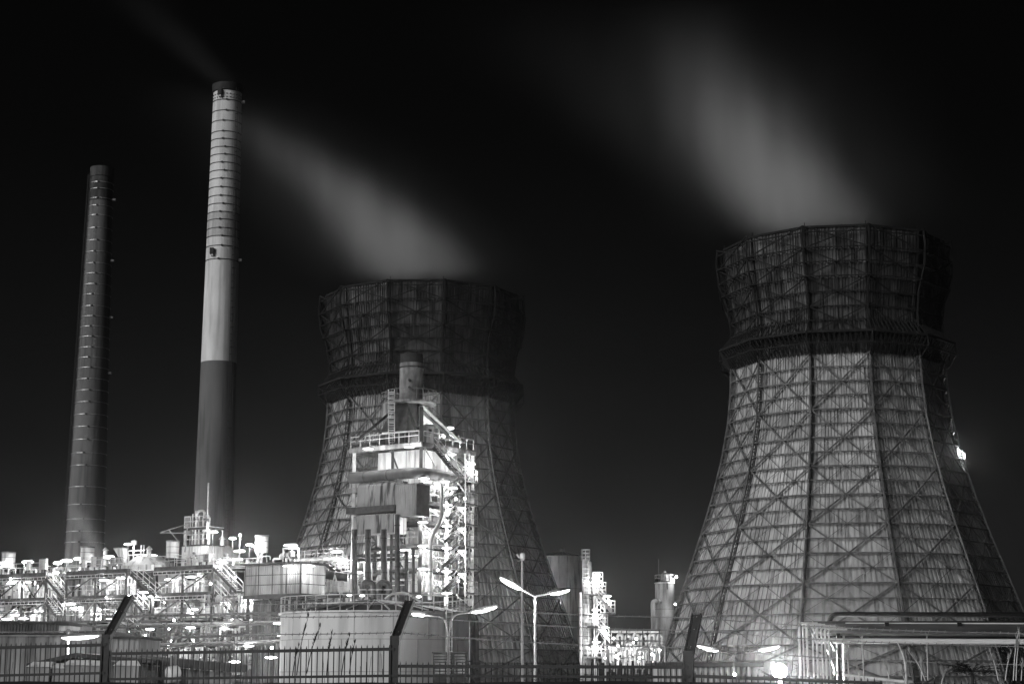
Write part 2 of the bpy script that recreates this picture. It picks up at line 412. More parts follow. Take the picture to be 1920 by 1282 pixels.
    for k in range(NS):
        for z0, z1 in cells:
            cross(z0, z1, k, 0.15, 0.62, M_TSTEEL, 'cross_brace')
            zm = (z0 + z1) / 2
            def P(s_, z): return vtx(k, prof(z) + 0.55, z).lerp(vtx(k + 1, prof(z) + 0.55, z), s_)
            za, zc_ = (z0 + zm) / 2, (zm + z1) / 2
            for s0, zA, s1, zB in ((0.5, z0, 0.25, za), (0.5, z0, 0.75, za), (0.5, z1, 0.25, zc_), (0.5, z1, 0.75, zc_), (0.0, zm, 0.25, za), (0, zm, 0.25, zc_), (1, zm, 0.75, za), (1, zm, 0.75, zc_)):
                sm.bar(P(s0, zA), P(s1, zB), 0.065)
        for z0, z1 in ((42.6, 45.0), (45.0, 48.7), (48.7, 52.4), (52.4, 56.1), (56.1, 59)):
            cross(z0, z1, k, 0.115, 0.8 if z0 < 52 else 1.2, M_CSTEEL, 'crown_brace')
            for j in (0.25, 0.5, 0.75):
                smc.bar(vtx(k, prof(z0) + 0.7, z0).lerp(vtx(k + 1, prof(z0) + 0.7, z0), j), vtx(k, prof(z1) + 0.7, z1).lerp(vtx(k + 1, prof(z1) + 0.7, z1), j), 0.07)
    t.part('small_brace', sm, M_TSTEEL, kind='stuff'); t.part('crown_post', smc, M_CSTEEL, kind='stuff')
    t.o.location = loc; t.o.rotation_euler = (0, 0, rot)
    return t
TR = Vector(((1566 - 960) / FPX * 230 / 0.982 , 230, 0))
right_tower = cooling_tower(TR, rad(6.3 - 0), 'cooling tower with black crown on the right, nearer and larger, no stack before it')
lt = copy_tree(right_tower.o)
TL = Vector(((793 - 960) / FPX * 261 / 0.982, 261, 0))
lt.location = TL; lt.rotation_euler = (0, 0, rad(14)); lt['label'] = 'cooling tower with black crown standing behind the floodlit furnace and its stack'

# ================================================================== CHIMNEYS
def chimney(px_b, px_t, py_t, Y, wb, wt, bands, rings, label, ring_m, ladder=None, rh=0.08):
    zt = W(px_t, py_t, Y).z
    X = W((px_b + px_t) / 2, (1270 + py_t) / 2, Y).x; c = Vector((X, Y, 0))
    t = Thing('chimney', label, 'chimney', c)
    mp = lambda py: Y / ray(960, py).y / FPX
    rb, rt = wb / 2 * mp(1270), wt / 2 * mp(py_t)
    R = lambda z: rb + (rt - rb) * (z / zt)
    ys = [b[0] for b in bands] + [py_t]
    for (y0, m, nm), y1 in zip(bands, ys[1:]):
        z0 = 0 if y0 >= 1270 else W(px_b, y0, Y).z; z1 = W(px_b, y1, Y).z if y1 != py_t else zt
        n = max(1, int((z1 - z0) / 6))
        pr = [(R(z0 + (z1 - z0) * i / n), z0 + (z1 - z0) * i / n) for i in range(n + 1)]
        t.part(nm, MB().lathe(c, pr, 48, False), m, smooth=True)
    t.part('mouth', MB().lathe(c, [(R(zt), zt), (R(zt) - 0.4, zt), (R(zt) - 0.4, zt - 6)], 48, False), M_ROOF, smooth=True)
    for y in rings:
        z = W(px_b, y, Y).z; r = R(z)
        ro = t.part('tension_ring', MB().lathe(c, [(r - 0.05, z - rh), (r + 0.10, z - rh), (r + 0.10, z + rh), (r - 0.05, z + rh)], 40, False), ring_m)
        a = -pi / 2 + 0.25 * (0.5 if int(y) % 2 else -0.2)
        t.part('ring_clamp', MB().box(c + Vector(((r + 0.14) * cos(a), (r + 0.14) * sin(a), z)), (0.36, 0.24, 0.34), (Vector((-sin(a), cos(a), 0)), Vector((cos(a), sin(a), 0)), Vector((0, 0, 1)))), M_DARK, ro)
    if ladder is not None:
        a = ladder; d = Vector((cos(a), sin(a), 0)); tn = Vector((-sin(a), cos(a), 0)); b = MB()
        P = lambda z, o, s_: c + d * (R(z) + o) + tn * s_ + Vector((0, 0, z))
        for s_ in (-0.28, 0.28): b.bar(P(4, 0.25, s_), P(zt - 1, 0.25, s_), 0.09)
        z = 4.0
        while z < zt - 2:
            b.bar(P(z, 0.25, -0.28), P(z, 0.25, 0.28), 0.08); 
            if int(z / 1.4) % 3 == 0: b.bar(P(z, 0, 0), P(z, 0.75, 0), 0.08); b.bar(P(z, 0.75, -0.35), P(z, 0.75, 0.35), 0.07)
            z += 1.4
        for s_ in (-0.35, 0.35): b.bar(P(6, 0.75, s_), P(zt - 2, 0.75, s_), 0.06)
        t.part('caged_ladder', b, M_DARK)
    return t, c, R, zt
rng_mid = [195, 215, 234, 254, 268, 283, 297, 312, 327, 342, 358, 374, 389, 404, 418, 434, 449, 467, 492]
t, c, R, zt = chimney(393, 425, 163, 350, 82, 52.5, [(1270, M_CONC, 'dark_shaft'), (681, M_WHITEP, 'pale_shaft'), (405, M_WHITEP, 'upper_shaft')], rng_mid,
    'tall chimney with dark lower third and white upper shaft with rings', M_DARK, ladder=-0.75)
zc0 = W(395, 190, 350).z
t.part('dark_cap', MB().lathe(c, [(R(zt) + 0.12, W(395, 177, 350).z), (R(zt) + 0.30, W(395, 176, 350).z), (R(zt) + 0.30, zt + 0.1), (R(zt) - 0.3, zt + 0.1)], 48, False), M_ROOF, smooth=True)
gp = MB(); z0, z1 = W(395, 449, 350).z, W(395, 405, 350).z
t.part('grey_band', MB().lathe(c, [(R(z0) + 0.03, z0), (R(z1) + 0.03, z1)], 48, False), M_GREYP, smooth=True)
for py, ax in ((182, -1.9), (478, -2.0)):
    z = W(395, py, 350).z; r = R(z)
    t.part('warning_lamp_box', MB().box(c + Vector((cos(ax) * (r + 0.45), sin(ax) * (r + 0.45), z)), (0.8, 0.8, 1.3)), M_DARK)
    t.part('bracket', MB().box(c + Vector((cos(ax) * (r + 0.3), sin(ax) * (r + 0.3), z - 0.9)), (0.5, 0.9, 0.3)), M_PALE)
    z = W(395, py + 11, 350).z; r = R(z)
    t.part('bracket', MB().box(c + Vector((r + 0.4, -0.5, z)), (0.7, 0.6, 0.5)), M_PALE)
rb = MB()
for k in range(26):
    for py in (184, 190):
        a = 2 * pi * k / 26; z = W(395, py, 350).z; r = R(z); rb.box(c + Vector((cos(a) * r, sin(a) * r, z)), (0.25, 0.25, 0.2))
t.part('vent_block', rb, M_DARK, kind='stuff')

M_GREYC = mat('grey_concrete', 0.11, 0.17, 0.85, (0.25, 0.25, 0.06), 6, 0.2, dirt=((0.9, 0.9, 0.05), 0.35, 0.36))
rl = [328, 346, 358, 376, 390, 408, 432, 455, 476, 498, 517, 537, 556, 578, 597, 616, 635, 655, 674, 693, 714, 735, 757, 780, 803, 827, 852, 875, 915, 948, 975, 998, 1018]
t, c, R, zt = chimney(152, 187, 317, 420, 84, 40.5, [(1270, M_GREYC, 'shaft'), (760, M_CONC, 'brick_shaft'), (475, M_CONC, 'upper_shaft'), (380, M_BRICK, 'top_shaft')], rl,
    'thin dark chimney banded with many pale iron rings at far left', M_INSUL, ladder=-2.6, rh=0.07)
t.part('dark_cap', MB().lathe(c, [(R(zt), zt - 2.5), (R(zt) + 0.25, zt - 2.4), (R(zt) + 0.25, zt + 0.1), (R(zt) - 0.3, zt + 0.1)], 48, False), M_BRICK, smooth=True)
for py in (376, 490, 596, 700):
    z = W(150, py, 420).z; r = R(z)
    t.part('bracket', MB().box(c + Vector((r + 0.5, -0.5, z)), (0.9, 0.8, 0.5)), M_MID)

# ================================================================== STEAM
def plume(name, label, base, lobes, zmax, aniso=-0.25, seed=3.0, jit=0.95, up0=0.45, rise=11.0):
    """steam leaning left as it climbs; lobes = (lean a, bend b, radius, spread, least radius, density, decay height)"""
    m = bpy.data.materials.new(name); m.use_nodes = True; t = m.node_tree; N = t.nodes; L = t.links; N.clear()
    out = N.new('ShaderNodeOutputMaterial'); pv = N.new('ShaderNodeVolumePrincipled')
    pv.inputs['Color'].default_value = (0.95, 0.95, 0.95, 1); pv.inputs['Anisotropy'].default_value = aniso
    L.new(pv.outputs[0], out.inputs['Volume'])
    tc = N.new('ShaderNodeTexCoord'); sp = N.new('ShaderNodeSeparateXYZ'); L.new(tc.outputs['Object'], sp.inputs[0])
    def M(op, x, y=None):
        n = N.new('ShaderNodeMath'); n.operation = op
        for i, v in enumerate((x, y)):
            if v is None: continue
            if isinstance(v, (int, float)): n.inputs[i].default_value = v
            else: L.new(v, n.inputs[i])
        return n.outputs[0]
    X, Yc, Z = sp.outputs; Z = M('MAXIMUM', Z, 0.0); r00 = lobes[0][2]
    nw = N.new('ShaderNodeTexNoise'); nw.inputs['Scale'].default_value = 0.45 / r00; nw.inputs['Detail'].default_value = 3; L.new(tc.outputs['Object'], nw.inputs['Vector'])
    warp = M('MULTIPLY', M('SUBTRACT', nw.outputs['Fac'], 0.5), M('MINIMUM', M('MULTIPLY', Z, 0.35), r00 * 2.2)); X = M('ADD', X, warp)
    no = N.new('ShaderNodeTexNoise'); no.inputs['Scale'].default_value = 1.5 / r00; no.inputs['Detail'].default_value = 5
    mp = N.new('ShaderNodeMapping'); mp.inputs['Location'].default_value = (seed, seed, 0); mp.inputs['Rotation'].default_value = (0, rad(36), 0); mp.inputs['Scale'].default_value = (1, 1, 0.16)
    L.new(tc.outputs['Object'], mp.inputs[0]); L.new(mp.outputs[0], no.inputs['Vector'])
    tot = None
    for a, b, r0, k, rm, dens, dec in lobes:
        ax = M('ADD', M('MULTIPLY', Z, a), M('MULTIPLY', M('MULTIPLY', Z, Z), b)); dx = M('ADD', X, ax)
        r = M('MAXIMUM', M('ADD', M('MULTIPLY', Z, k), r0), rm)
        q = M('DIVIDE', M('ADD', M('MULTIPLY', dx, dx), M('MULTIPLY', Yc, Yc)), M('MULTIPLY', r, r))
        core = M('MAXIMUM', M('SUBTRACT', M('EXPONENT', M('MULTIPLY', q, -1.0)), 0.01), 0.0)
        dn = M('EXPONENT', M('MULTIPLY', M('POWER', M('MULTIPLY', Z, 1.0 / dec), 1.6), -1))
        d = M('MULTIPLY', M('MULTIPLY', core, dn), dens); tot = d if tot is None else M('ADD', tot, d)
    up = M('MINIMUM', M('ADD', M('MULTIPLY', Z, 1 / rise), up0), 1.0)
    wis = M('ADD', M('MULTIPLY', M('SUBTRACT', no.outputs['Fac'], 0.5), 2 * jit), 1.0)
    end = M('MINIMUM', M('MULTIPLY', M('MAXIMUM', M('SUBTRACT', zmax, Z), 0.0), 4.0 / zmax), 1.0)
    L.new(M('MAXIMUM', M('MULTIPLY', M('MULTIPLY', tot, up), M('MULTIPLY', wis, end)), 0.0), pv.inputs['Density'])
    # the hull: wide enough at each height for every lobe
    mb = MB(); n = 16
    for i in range(n + 1):
        z = zmax * i / n; x0 = min(-(a * z + b * z * z) - 2.15 * max(r0 + k * z, rm) for a, b, r0, k, rm, _, _ in lobes); x1 = max(-(a * z + b * z * z) + 2.15 * max(r0 + k * z, rm) for a, b, r0, k, rm, _, _ in lobes); ry = max(2.15 * max(r0 + k * z, rm) for _, _, r0, k, rm, _, _ in lobes)
        for j in range(20):
            A = 2 * pi * j / 20; mb.v.append(Vector(((x0 + x1) / 2 + (x1 - x0) / 2 * 1.08 * cos(A), ry * 1.08 * sin(A), z)))
    for i in range(n):
        for j in range(20):
            k2 = (j + 1) % 20; mb.f.append((i * 20 + j, i * 20 + k2, i * 20 + 20 + k2, i * 20 + 20 + j))
    mb.f.append(tuple(range(19, -1, -1))); mb.f.append(tuple(n * 20 + j for j in range(20)))
    o = mb.build(name, m); o.location = base; tag(o, label, 'steam', None, 'stuff')
    return o
plume('steam_plume', 'grey steam plume leaning left from the right-hand cooling tower', W(1528, 432, 230),
      [(0.80, -0.008, 5.8, 0.02, 5.6, 0.15, 12.8), (1.15, 0.0, 7.0, 0.22, 7, 0.007, 16), (0.45, 0.0, 12.0, 0.10, 12, 0.004, 16)], 36)
plume('steam_plume', 'grey steam plume leaning left from the cooling tower behind the furnace', W(788, 520, 261),
      [(0.58, 0.022, 6.1, -0.04, 5.2, 0.15, 12.0), (0.85, 0.010, 10.5, 0.05, 10.5, 0.008, 16)], 32, seed=9.0)
plume('smoke_plume', 'thin faint smoke drifting left from the mouth of the white-topped chimney', W(425, 164, 350), [(0.95, 0.004, 2.4, 0.17, 2.4, 0.005, 14)], 26, seed=5.0, up0=0.3, rise=3)
plume('steam_wisp', 'small bright steam wisp rising before the foot of the left chimney', W(187, 1052, 205), [(0.40, 0.015, 0.5, 0.10, 0.5, 0.5, 4.2)], 7, seed=5.0, up0=0.6, rise=1)

# ================================================================== PLANT LAYOUT
TH = rad(33); CT, ST = cos(TH), sin(TH)
UX = Vector((CT, -ST, 0)); VX = Vector((ST, CT, 0)); UP = Vector((0, 0, 1))   # along the rack towards its near end; into the rack
GP = 'pipes running through the lit process rack'
def pipe_thing(pts, r, label, group, m=None, name='process_pipe', flange=None, rb=0.5):
    pts = [Vector(p) for p in pts]; loc = pts[0].copy()
    t = Thing(name, label, 'pipe', loc, group)
    t.part('pipe_run', MB().tube(bend(pts, rb), r, 8), m or M_INSUL, smooth=True)
    fl = MB()
    for p, q in zip(pts, pts[1:]):
        d = (q - p)
        if d.length > 1.2:
            dn = d.normalized(); a = p + dn * d.length * 0.5; fl.tube([a - dn * 0.05, a + dn * 0.05], r * 1.55, 8)
    t.part('flange', fl, M_MID)
    return t
def drum(c, r, h, label, group=None, m=None, legs=True, name='process_vessel', zb=None):
    """upright vessel with domed ends, manhole and nozzles"""
    c = Vector(c); t = Thing(name, label, 'vessel', c, group); m = m or M_PALE
    pr = [(r * 0.25, 0.0), (r * 0.7, r * 0.12), (r * 0.95, r * 0.3), (r, r * 0.45), (r, h - r * 0.45), (r * 0.95, h - r * 0.3), (r * 0.7, h - r * 0.12), (r * 0.2, h)]
    t.part('shell', MB().lathe(c, pr, 20), m, smooth=True)
    b = MB()
    for z in (0.3, 0.55, 0.8): b.lathe(c + UP * (h * z), [(r + 0.005, -0.06), (r + 0.05, -0.06), (r + 0.05, 0.06), (r + 0.005, 0.06)], 20, False)
    t.part('band', b, M_MID)
    d = Vector((sin(rad(20)), -cos(rad(20)), 0))
    t.part('manhole', MB().tube([c + d * r * 0.9 + UP * h * 0.45, c + d * (r + 0.2) + UP * h * 0.45], min(0.3, r * 0.4), 10), M_MID)
    t.part('nozzle', MB().tube([c + UP * h, c + UP * (h + 0.35)], r * 0.18, 8).tube([c + UP * (h + 0.28), c + UP * (h + 0.35)], r * 0.3, 8), M_MID)
    if legs:
        for k in range(4):
            a = pi / 4 + k * pi / 2; p = c + Vector((cos(a), sin(a), 0)) * r * 0.8
            t.part('leg', MB().bar(p + UP * r * 0.4, p - UP * 0.8, 0.12), M_MID)
    return t
def hdrum(a, b, r, label, group=None, m=None):
    """lying vessel on two saddles"""
    a, b = Vector(a), Vector(b); t = Thing('horizontal_vessel', label, 'vessel', (a + b) / 2 - UP * r, group); d = (b - a).normalized()
    pts = [(a - d * r * 0.35, r * 0.3), (a - d * r * 0.2, r * 0.75), (a, r), (b, r), (b + d * r * 0.2, r * 0.75), (b + d * r * 0.35, r * 0.3)]
    mb = MB(); n = 16; X = UP.cross(d).normalized(); Y = d.cross(X)
    for p, rr in pts: mb.v += [p + (X * cos(2 * pi * k / n) + Y * sin(2 * pi * k / n)) * rr for k in range(n)]
    for i in range(len(pts) - 1):
        for k in range(n):
            k2 = (k + 1) % n; mb.f.append((i * n + k, i * n + k2, (i + 1) * n + k2, (i + 1) * n + k))
    mb.f.append(tuple(range(n - 1, -1, -1))); mb.f.append(tuple((len(pts) - 1) * n + k for k in range(n)))
    t.part('shell', mb, m or M_PALE, smooth=True)
    for f in (0.2, 0.8):
        p = a.lerp(b, f); t.part('saddle', MB().box(p - UP * (r * 0.9), (r * 1.6, 0.25, r * 0.7), (X, d, UP)), M_MID)
    for f in (0.3, 0.7):
        p = a.lerp(b, f); t.part('nozzle', MB().tube([p + UP * r * 0.9, p + UP * (r + 0.35)], r * 0.2, 8), M_MID)
    return t
def stair(p0, p1, wv, label, group, m=None, lit=M_GALV):
    """straight flight between two points, wv = vector across its width"""
    p0, p1, wv = Vector(p0), Vector(p1), Vector(wv); t = Thing('steel_stair', label, 'stairs', p0 if p0.z < p1.z else p1, group); m = m or M_DARK
    for s_ in (0, 1):
        t.part('stringer', MB().bar(p0 + wv * s_, p1 + wv * s_, 0.08, 0.28), m)
        b = MB(); n = max(2, round((p1 - p0).length / 1.2))
        for i in range(n + 1):
            a = p0.lerp(p1, i / n) + wv * s_; b.bar(a, a + UP * 1.05, 0.06)
        for f in (0.55, 1.05): b.bar(p0 + wv * s_ + UP * f, p1 + wv * s_ + UP * f, 0.06)
        t.part('handrail', b, lit)
    b = MB(); n = max(3, int(abs(p1.z - p0.z) / 0.22)); hd = (p1 - p0); hd.z = 0; hd.normalize(); wn = wv.normalized()
    for i in range(1, n):
        a = p0.lerp(p1, i / n) + wv / 2; b.box(a + UP * 0.05, (0.26, wv.length, 0.04), (hd, wn, UP))
    t.part('tread', b, lit, kind='stuff')
    return t
def deck_part(t, p, q, dv, th=0.25, m=M_DARK, name='deck', edge=M_DARK):
    """a floor from p to q (front edge) and dv deep, with edge beams"""
    p, q, dv = Vector(p), Vector(q), Vector(dv); u = (q - p).normalized(); w = dv.normalized()
    c = (p + q) / 2 + dv / 2
    o = t.part(name, MB().box(c - UP * 0.04, ((q - p).length, dv.length, 0.08), (u, w, UP)), m)
    b = MB()
    for a, b_ in ((p, q), (p + dv, q + dv), (p, p + dv), (q, q + dv)): b.bar(a - UP * (th / 2 + 0.085), b_ - UP * (th / 2 + 0.085), 0.14, th)
    t.part('edge_beam', b, edge, o)
    return o

# ------------------------------------------------------------------ the long process rack on the left
P0 = W(600, 1200, 168); P0.z = 0
def F(s, d, z): return P0 - UX * s + VX * d + UP * z
def s_of(px):
    k = (px - 960) / FPX / 1.009
    return (P0.x - k * P0.y) / (CT + k * ST)
ZD = [13.0, 10.3, 7.7, 5.0]
def s_px(px): return s_of(px)
rnd = random.Random(11)
def rack_module(xa, xb, label, levels=ZD, depth=7.5, walls=True, railtop=True):
    sa, sb = s_of(xa), s_of(xb)      # sa > sb
    t = Thing('process_rack', label, 'steel frame', F(sa, 0, 0), 'steel frames of the process rack')
    n = max(1, round((sa - sb) / 4.2)); ss = [sa + (sb - sa) * i / n for i in range(n + 1)]
    for s_ in ss:
        for d in (0.0, depth):
            t.part('column', MB().bar(F(s_, d, 0), F(s_, d, levels[0] - 0.36), 0.24), M_DARK)
    for z in levels:
        deck_part(t, F(sa, 0, z), F(sb, 0, z), VX * depth, 0.30 if z > 12 else 0.2)
    for i in range(n):
        for j, (z1, z0) in enumerate(zip(levels, levels[1:])):
            if rnd.random() < 0.5:
                t.part('brace', MB().bar(F(ss[i], 0.02, z0 + 0.1), F(ss[i + 1], 0.02, z1 - 0.5), 0.12), M_DARK)
            else:
                m_ = (ss[i] + ss[i + 1]) / 2
                t.part('brace', MB().bar(F(ss[i], 0.02, z1 - 0.5), F(m_, 0.02, z0 + 0.1), 0.10).bar(F(ss[i + 1], 0.02, z1 - 0.5), F(m_, 0.02, z0 + 0.1), 0.10), M_DARK)
            if walls and j < 3:
                for q in range(2):
                    a_, b_ = ss[i] + (ss[i + 1] - ss[i]) * q / 2, ss[i] + (ss[i + 1] - ss[i]) * (q + 1) / 2
                    if rnd.random() < 0.8:
                        A, B = F(a_ - 0.05, 3.6, 0), F(b_ + 0.05, 3.6, 0)
                        t.part('wall_panel', corr(MB(), A, B, z0 + 0.02, z1 - 0.45 - (0.8 if rnd.random() < 0.3 else 0), 0.32, 0.05, -VX), M_PALE if rnd.random() < 0.6 else M_SHEET)
    if railtop:
        t.part('railing', rail(MB(), [F(sa, 0.1, levels[0]), F(sb, 0.1, levels[0])], 1.1, 1.3, 0.028), M_GALV)
        t.part('railing', rail(MB(), [F(sa, depth - 0.1, levels[0]), F(sb, depth - 0.1, levels[0])], 1.1, 1.3, 0.028), M_GALV)
    for z in levels[1:3]: t.part('railing', rail(MB(), [F(sa, 0.1, z), F(sb, 0.1, z)], 1.1, 1.6, 0.024), M_GALV)
    return sa, sb
MODS = [(-45, 86, 'leftmost bay frame of the process rack, a drum and lamps on its top deck'),
        (124, 236, 'process rack frame before the far-left chimney, steam wisp over its deck'),
        (288, 398, 'process rack frame under the white sheet enclosure before the tall chimney')]
SPOTS = []
for xa, xb, lb in MODS: SPOTS.append(rack_module(xa, xb, lb))
# set-back frames joining the modules behind the stairs
for xa, xb, lb in ((86, 124, 'narrow recessed rack frame behind the far-left stair'), (236, 288, 'narrow recessed rack frame behind the middle stair'), (398, 452, 'narrow recessed rack frame between white enclosure and corrugated shed')):
    sa, sb = s_of(xa), s_of(xb)
    t = Thing('process_rack', lb, 'steel frame', F(sa, 2, 0), 'steel frames of the process rack')
    for z in ZD: deck_part(t, F(sa - 0.15, 2.2, z), F(sb + 0.15, 2.2, z), VX * 5, 0.3)
    for s_ in (sa - 0.4, sb + 0.4): t.part('column', MB().bar(F(s_, 2.3, 0), F(s_, 2.3, 12.6), 0.2), M_DARK)
    for z0, z1 in ((10.3, 12.6), (7.7, 9.9), (5, 7.3)):
        t.part('wall_panel', corr(MB(), F(sa - 0.3, 4.4, 0), F(sb + 0.3, 4.4, 0), z0, z1, 0.32, 0.05, -VX), M_SHEET)
# stairs down the face of the rack
WV = VX * 0.9
def FZ(px, py, d=-0.9):
    """point on the rack's face line (d before it) seen at a pixel"""
    s_ = s_of(px); p = F(s_, d, 0); return W(px, py, p.y)
for (x0, y0, x1, y1, lb) in ((86, 1084, 121, 1126, 'steep steel stair by the far-left bay, from top deck to second deck'), (85, 1129, 106, 1156, 'short dark stair below the far-left stair'),
        (245, 1077, 291, 1118, 'bright steel stair in the middle of the rack, glaring lamp at its foot'), (246, 1122, 268, 1146, 'lower flight under the bright middle stair, beside the fence arm'),
        (400, 1065, 444, 1111, 'dark stair climbing beside the corrugated shed'), (402, 1114, 440, 1156, 'lower dark stair under the shed stair'), (238, 1176, 268, 1200, 'lowest dark flight just right of the first fence post')):
    stair(FZ(x0, y0), FZ(x1, y1), WV, lb, 'stairs on the process rack')
# things inside the bays: upright vessels, lying vessels, pipes
LBV = 'pale upright vessel standing in a lit bay of the process rack'
LBP = 'pale lagged pipe climbing between decks among others in a lit rack bay'
def clutter(sa, sb, z0, z1, d0, d1, npipe, nves, seed, lbp=LBP, lbv=LBV, gp=GP, gv='upright vessels in the rack bays'):
    r_ = random.Random(seed)
    for i in range(nves):
        s_ = sb + (sa - sb) * (i + 0.3 + 0.4 * r_.random()) / max(1, nves); rr = 0.28 + r_.random() * 0.4; h = (z1 - z0) * (0.45 + 0.3 * r_.random())
        drum(F(s_, d0 + (d1 - d0) * (0.6 + 0.4 * r_.random()), z0 + 0.45), rr, h, lbv, gv, r_.choice((M_PALE, M_PALE, M_GALV, M_MID)))
    for i in range(npipe):
        s_ = sb + (sa - sb) * (i + r_.random()) / npipe; d = d0 + (d1 - d0) * r_.random(); rr = r_.choice((0.06, 0.08, 0.1, 0.14, 0.2)); zt = z0 + (z1 - z0) * (0.4 + 0.5 * r_.random())
        run = (r_.random() - 0.5) * 3.5; k = r_.random()
        s2 = min(max(s_ + run, sb + 0.2), sa - 0.2)
        if k < 0.45: pts = [F(s_, d, z0), F(s_, d, zt), F(s2, d, zt), F(s2, d, z0 + 0.2)]
        elif k < 0.75: pts = [F(s_, d, z0), F(s_, d, zt), F(s2, d, zt), F(s2, d + 1.2, zt)]
        else: pts = [F(s_, d, z1 - 0.3), F(s_, d, zt), F(s2, d, zt), F(s2, d, z0)]
        pipe_thing(pts, rr, lbp, gp, r_.choice((M_INSUL, M_INSUL, M_PALE, M_MID, M_DARK)), rb=0.35)
for j, (sa, sb) in enumerate(SPOTS):
    BN = ('leftmost bay', 'bay before the far-left chimney', 'bay under the white enclosure')[j]
    for q, (z0, z1) in enumerate(((10.3, 12.6), (7.7, 9.9), (5.0, 7.3))):
        LN = ('top storey', 'middle storey', 'bottom storey')[q]
        clutter(sa - 0.3, sb + 0.3, z0, z1, 0.5, 3.2, (15, 14, 11)[q], (3, 3, 2)[q], 100 + 10 * j + q, 'pale lagged pipe among others in the %s of the %s' % (LN, BN), 'pale upright vessel in the %s of the %s' % (LN, BN), 'pipes in the %s of the %s' % (LN, BN), 'vessels in the %s of the %s' % (LN, BN))
    clutter(sa - 0.5, sb + 0.5, 13.0, 14.2, 1.0, 6.5, 14, 2, 300 + j, 'low bright pipe bend on the top deck of the ' + BN, 'squat pale vessel on the top deck of the ' + BN, 'pipe bends on the top deck of the ' + BN, 'vessels on the top deck')

# drums on stalks on the top deck (blow-off silencers)
def silencer(px, yt, yb, w, Y, label, cone=True, m=M_PALE):
    mp = Y / ray(px, (yt + yb) / 2).y / FPX; r = w / 2 * mp; c = W(px, yb, Y); h = W(px, yt, Y).z - c.z
    t = Thing('blow_off_silencer', label, 'silencer drum', (c.x, c.y, 13.0), 'silencer drums on the rack top')
    t.part('shell', MB().lathe(c, [(r * 0.96, 0), (r, 0.1), (r, h)], 24), m, smooth=True)
    t.part('rim', MB().lathe(c, [(r, h - 0.12), (r * 1.08, h - 0.12), (r * 1.08, h + 0.03), (r * 0.9, h + 0.03), (r * 0.9, h + 0.004)], 24, False), M_MID)
    for z in (0.3, 0.65): t.part('band', MB().lathe(c, [(r, h * z - 0.03), (r * 1.02, h * z - 0.03), (r * 1.02, h * z + 0.03), (r, h * z + 0.03)], 24, False), M_MID)
    if cone: t.part('cone', MB().lathe(c, [(r * 0.3, -0.5), (r * 0.93, 0.003)], 24, False), M_DARK, smooth=True)
    t.part('stalk', MB().tube([(c.x, c.y, 13.0), c - UP * 0.02], r * 0.3, 10), M_MID)
    for a in (0.6, 2.4, 4.2): t.part('leg', MB().bar(c + Vector((cos(a), sin(a), 0)) * r * 0.8, Vector((c.x + cos(a) * r, c.y + sin(a) * r, 13.0)), 0.09), M_MID)
    return t
silencer(15, 1035, 1064, 25, 196, 'pale open drum at the left picture edge, on the rack top')
silencer(163, 1025, 1055, 25, 188, 'pale open drum before the foot of the far-left chimney')
silencer(323, 1014, 1046, 24, 183, 'pale drum with cone bottom just left of the white sheet enclosure')
silencer(490, 1004, 1036, 25, 178, 'pale square-shouldered drum above the corrugated shed roof', False)

# sheeted housings on the top deck
def frustum(mb, c, a0, a1, h, sh=(0, 0), ax=(UX, VX)):
    X, Y = ax; vs = []
    for (a, b), z, o in ((a0, 0, (0, 0)), (a1, h, sh)):
        for i, j in ((-1, -1), (1, -1), (1, 1), (-1, 1)): vs.append(Vector(c) + X * (i * a / 2 + o[0]) + Y * (j * b / 2 + o[1]) + UP * z)
    return mb.add(vs, [(3, 2, 1, 0), (4, 5, 6, 7), (0, 1, 5, 4), (1, 2, 6, 5), (2, 3, 7, 6), (3, 0, 4, 7)])
def housing(px, py, Y, body, hb, top, ht, label, m=M_PALE, sh=(0, 0)):
    c = W(px, py, Y); t = Thing('converter_housing', label, 'housing', c, 'sheeted housings on the rack top')
    bd = t.part('body', frustum(MB(), c, body, body, hb), m)
    t.part('sloped_roof', frustum(MB(), c + UP * hb, (body[0] + 0.1, body[1] + 0.1), top, ht, sh), m)
    for k in (-0.3, 0.05, 0.35):
        t.part('seam', MB().bar(c + UX * body[0] * k - VX * (body[1] / 2 + 0.01), c + UX * body[0] * k - VX * (body[1] / 2 + 0.01) + UP * hb, 0.06), M_MID)
    t.part('roof_vent', MB().lathe(c + UP * (hb + ht) + Vector((sh[0], 0, 0)), [(0.25, -0.05), (0.25, 0.7), (0.4, 0.75), (0.05, 1.1)], 10), M_GALV)
    return t
housing(278, 1070, 184, (4.2, 3.4), 0.5, (2.0, 1.6), 1.05, 'bright white housing with sloping roof in the middle of the rack top')
housing(196, 1069, 194, (3.6, 3.0), 0.9, (2.6, 2.0), 0.6, 'grey rounded housing behind the steam wisp', M_SHEET)
housing(415, 1060, 186, (3.6, 3.2), 0.5, (1.2, 1.2), 1.6, 'dark sloping hopper right of the white enclosure', M_SHEET)
# slanted duct elbow
c = W(231, 1068, 186); t = Thing('duct_elbow', 'pale square duct elbow tilting left, beside the bright white housing', 'duct', c)
t.part('upright', MB().box(c + UP * 0.7, (0.9, 0.8, 1.4), (UX, VX, UP)), M_PALE)
t.part('hood', frustum(MB(), c + UP * 1.403, (0.9, 0.8), (1.25, 0.9), 0.9, (-0.5, 0)), M_PALE)
t.part('mouth_frame', MB().box(c + UP * 2.35 - UX * 0.5, (1.35, 1.0, 0.08), (UX, VX, UP)), M_MID)
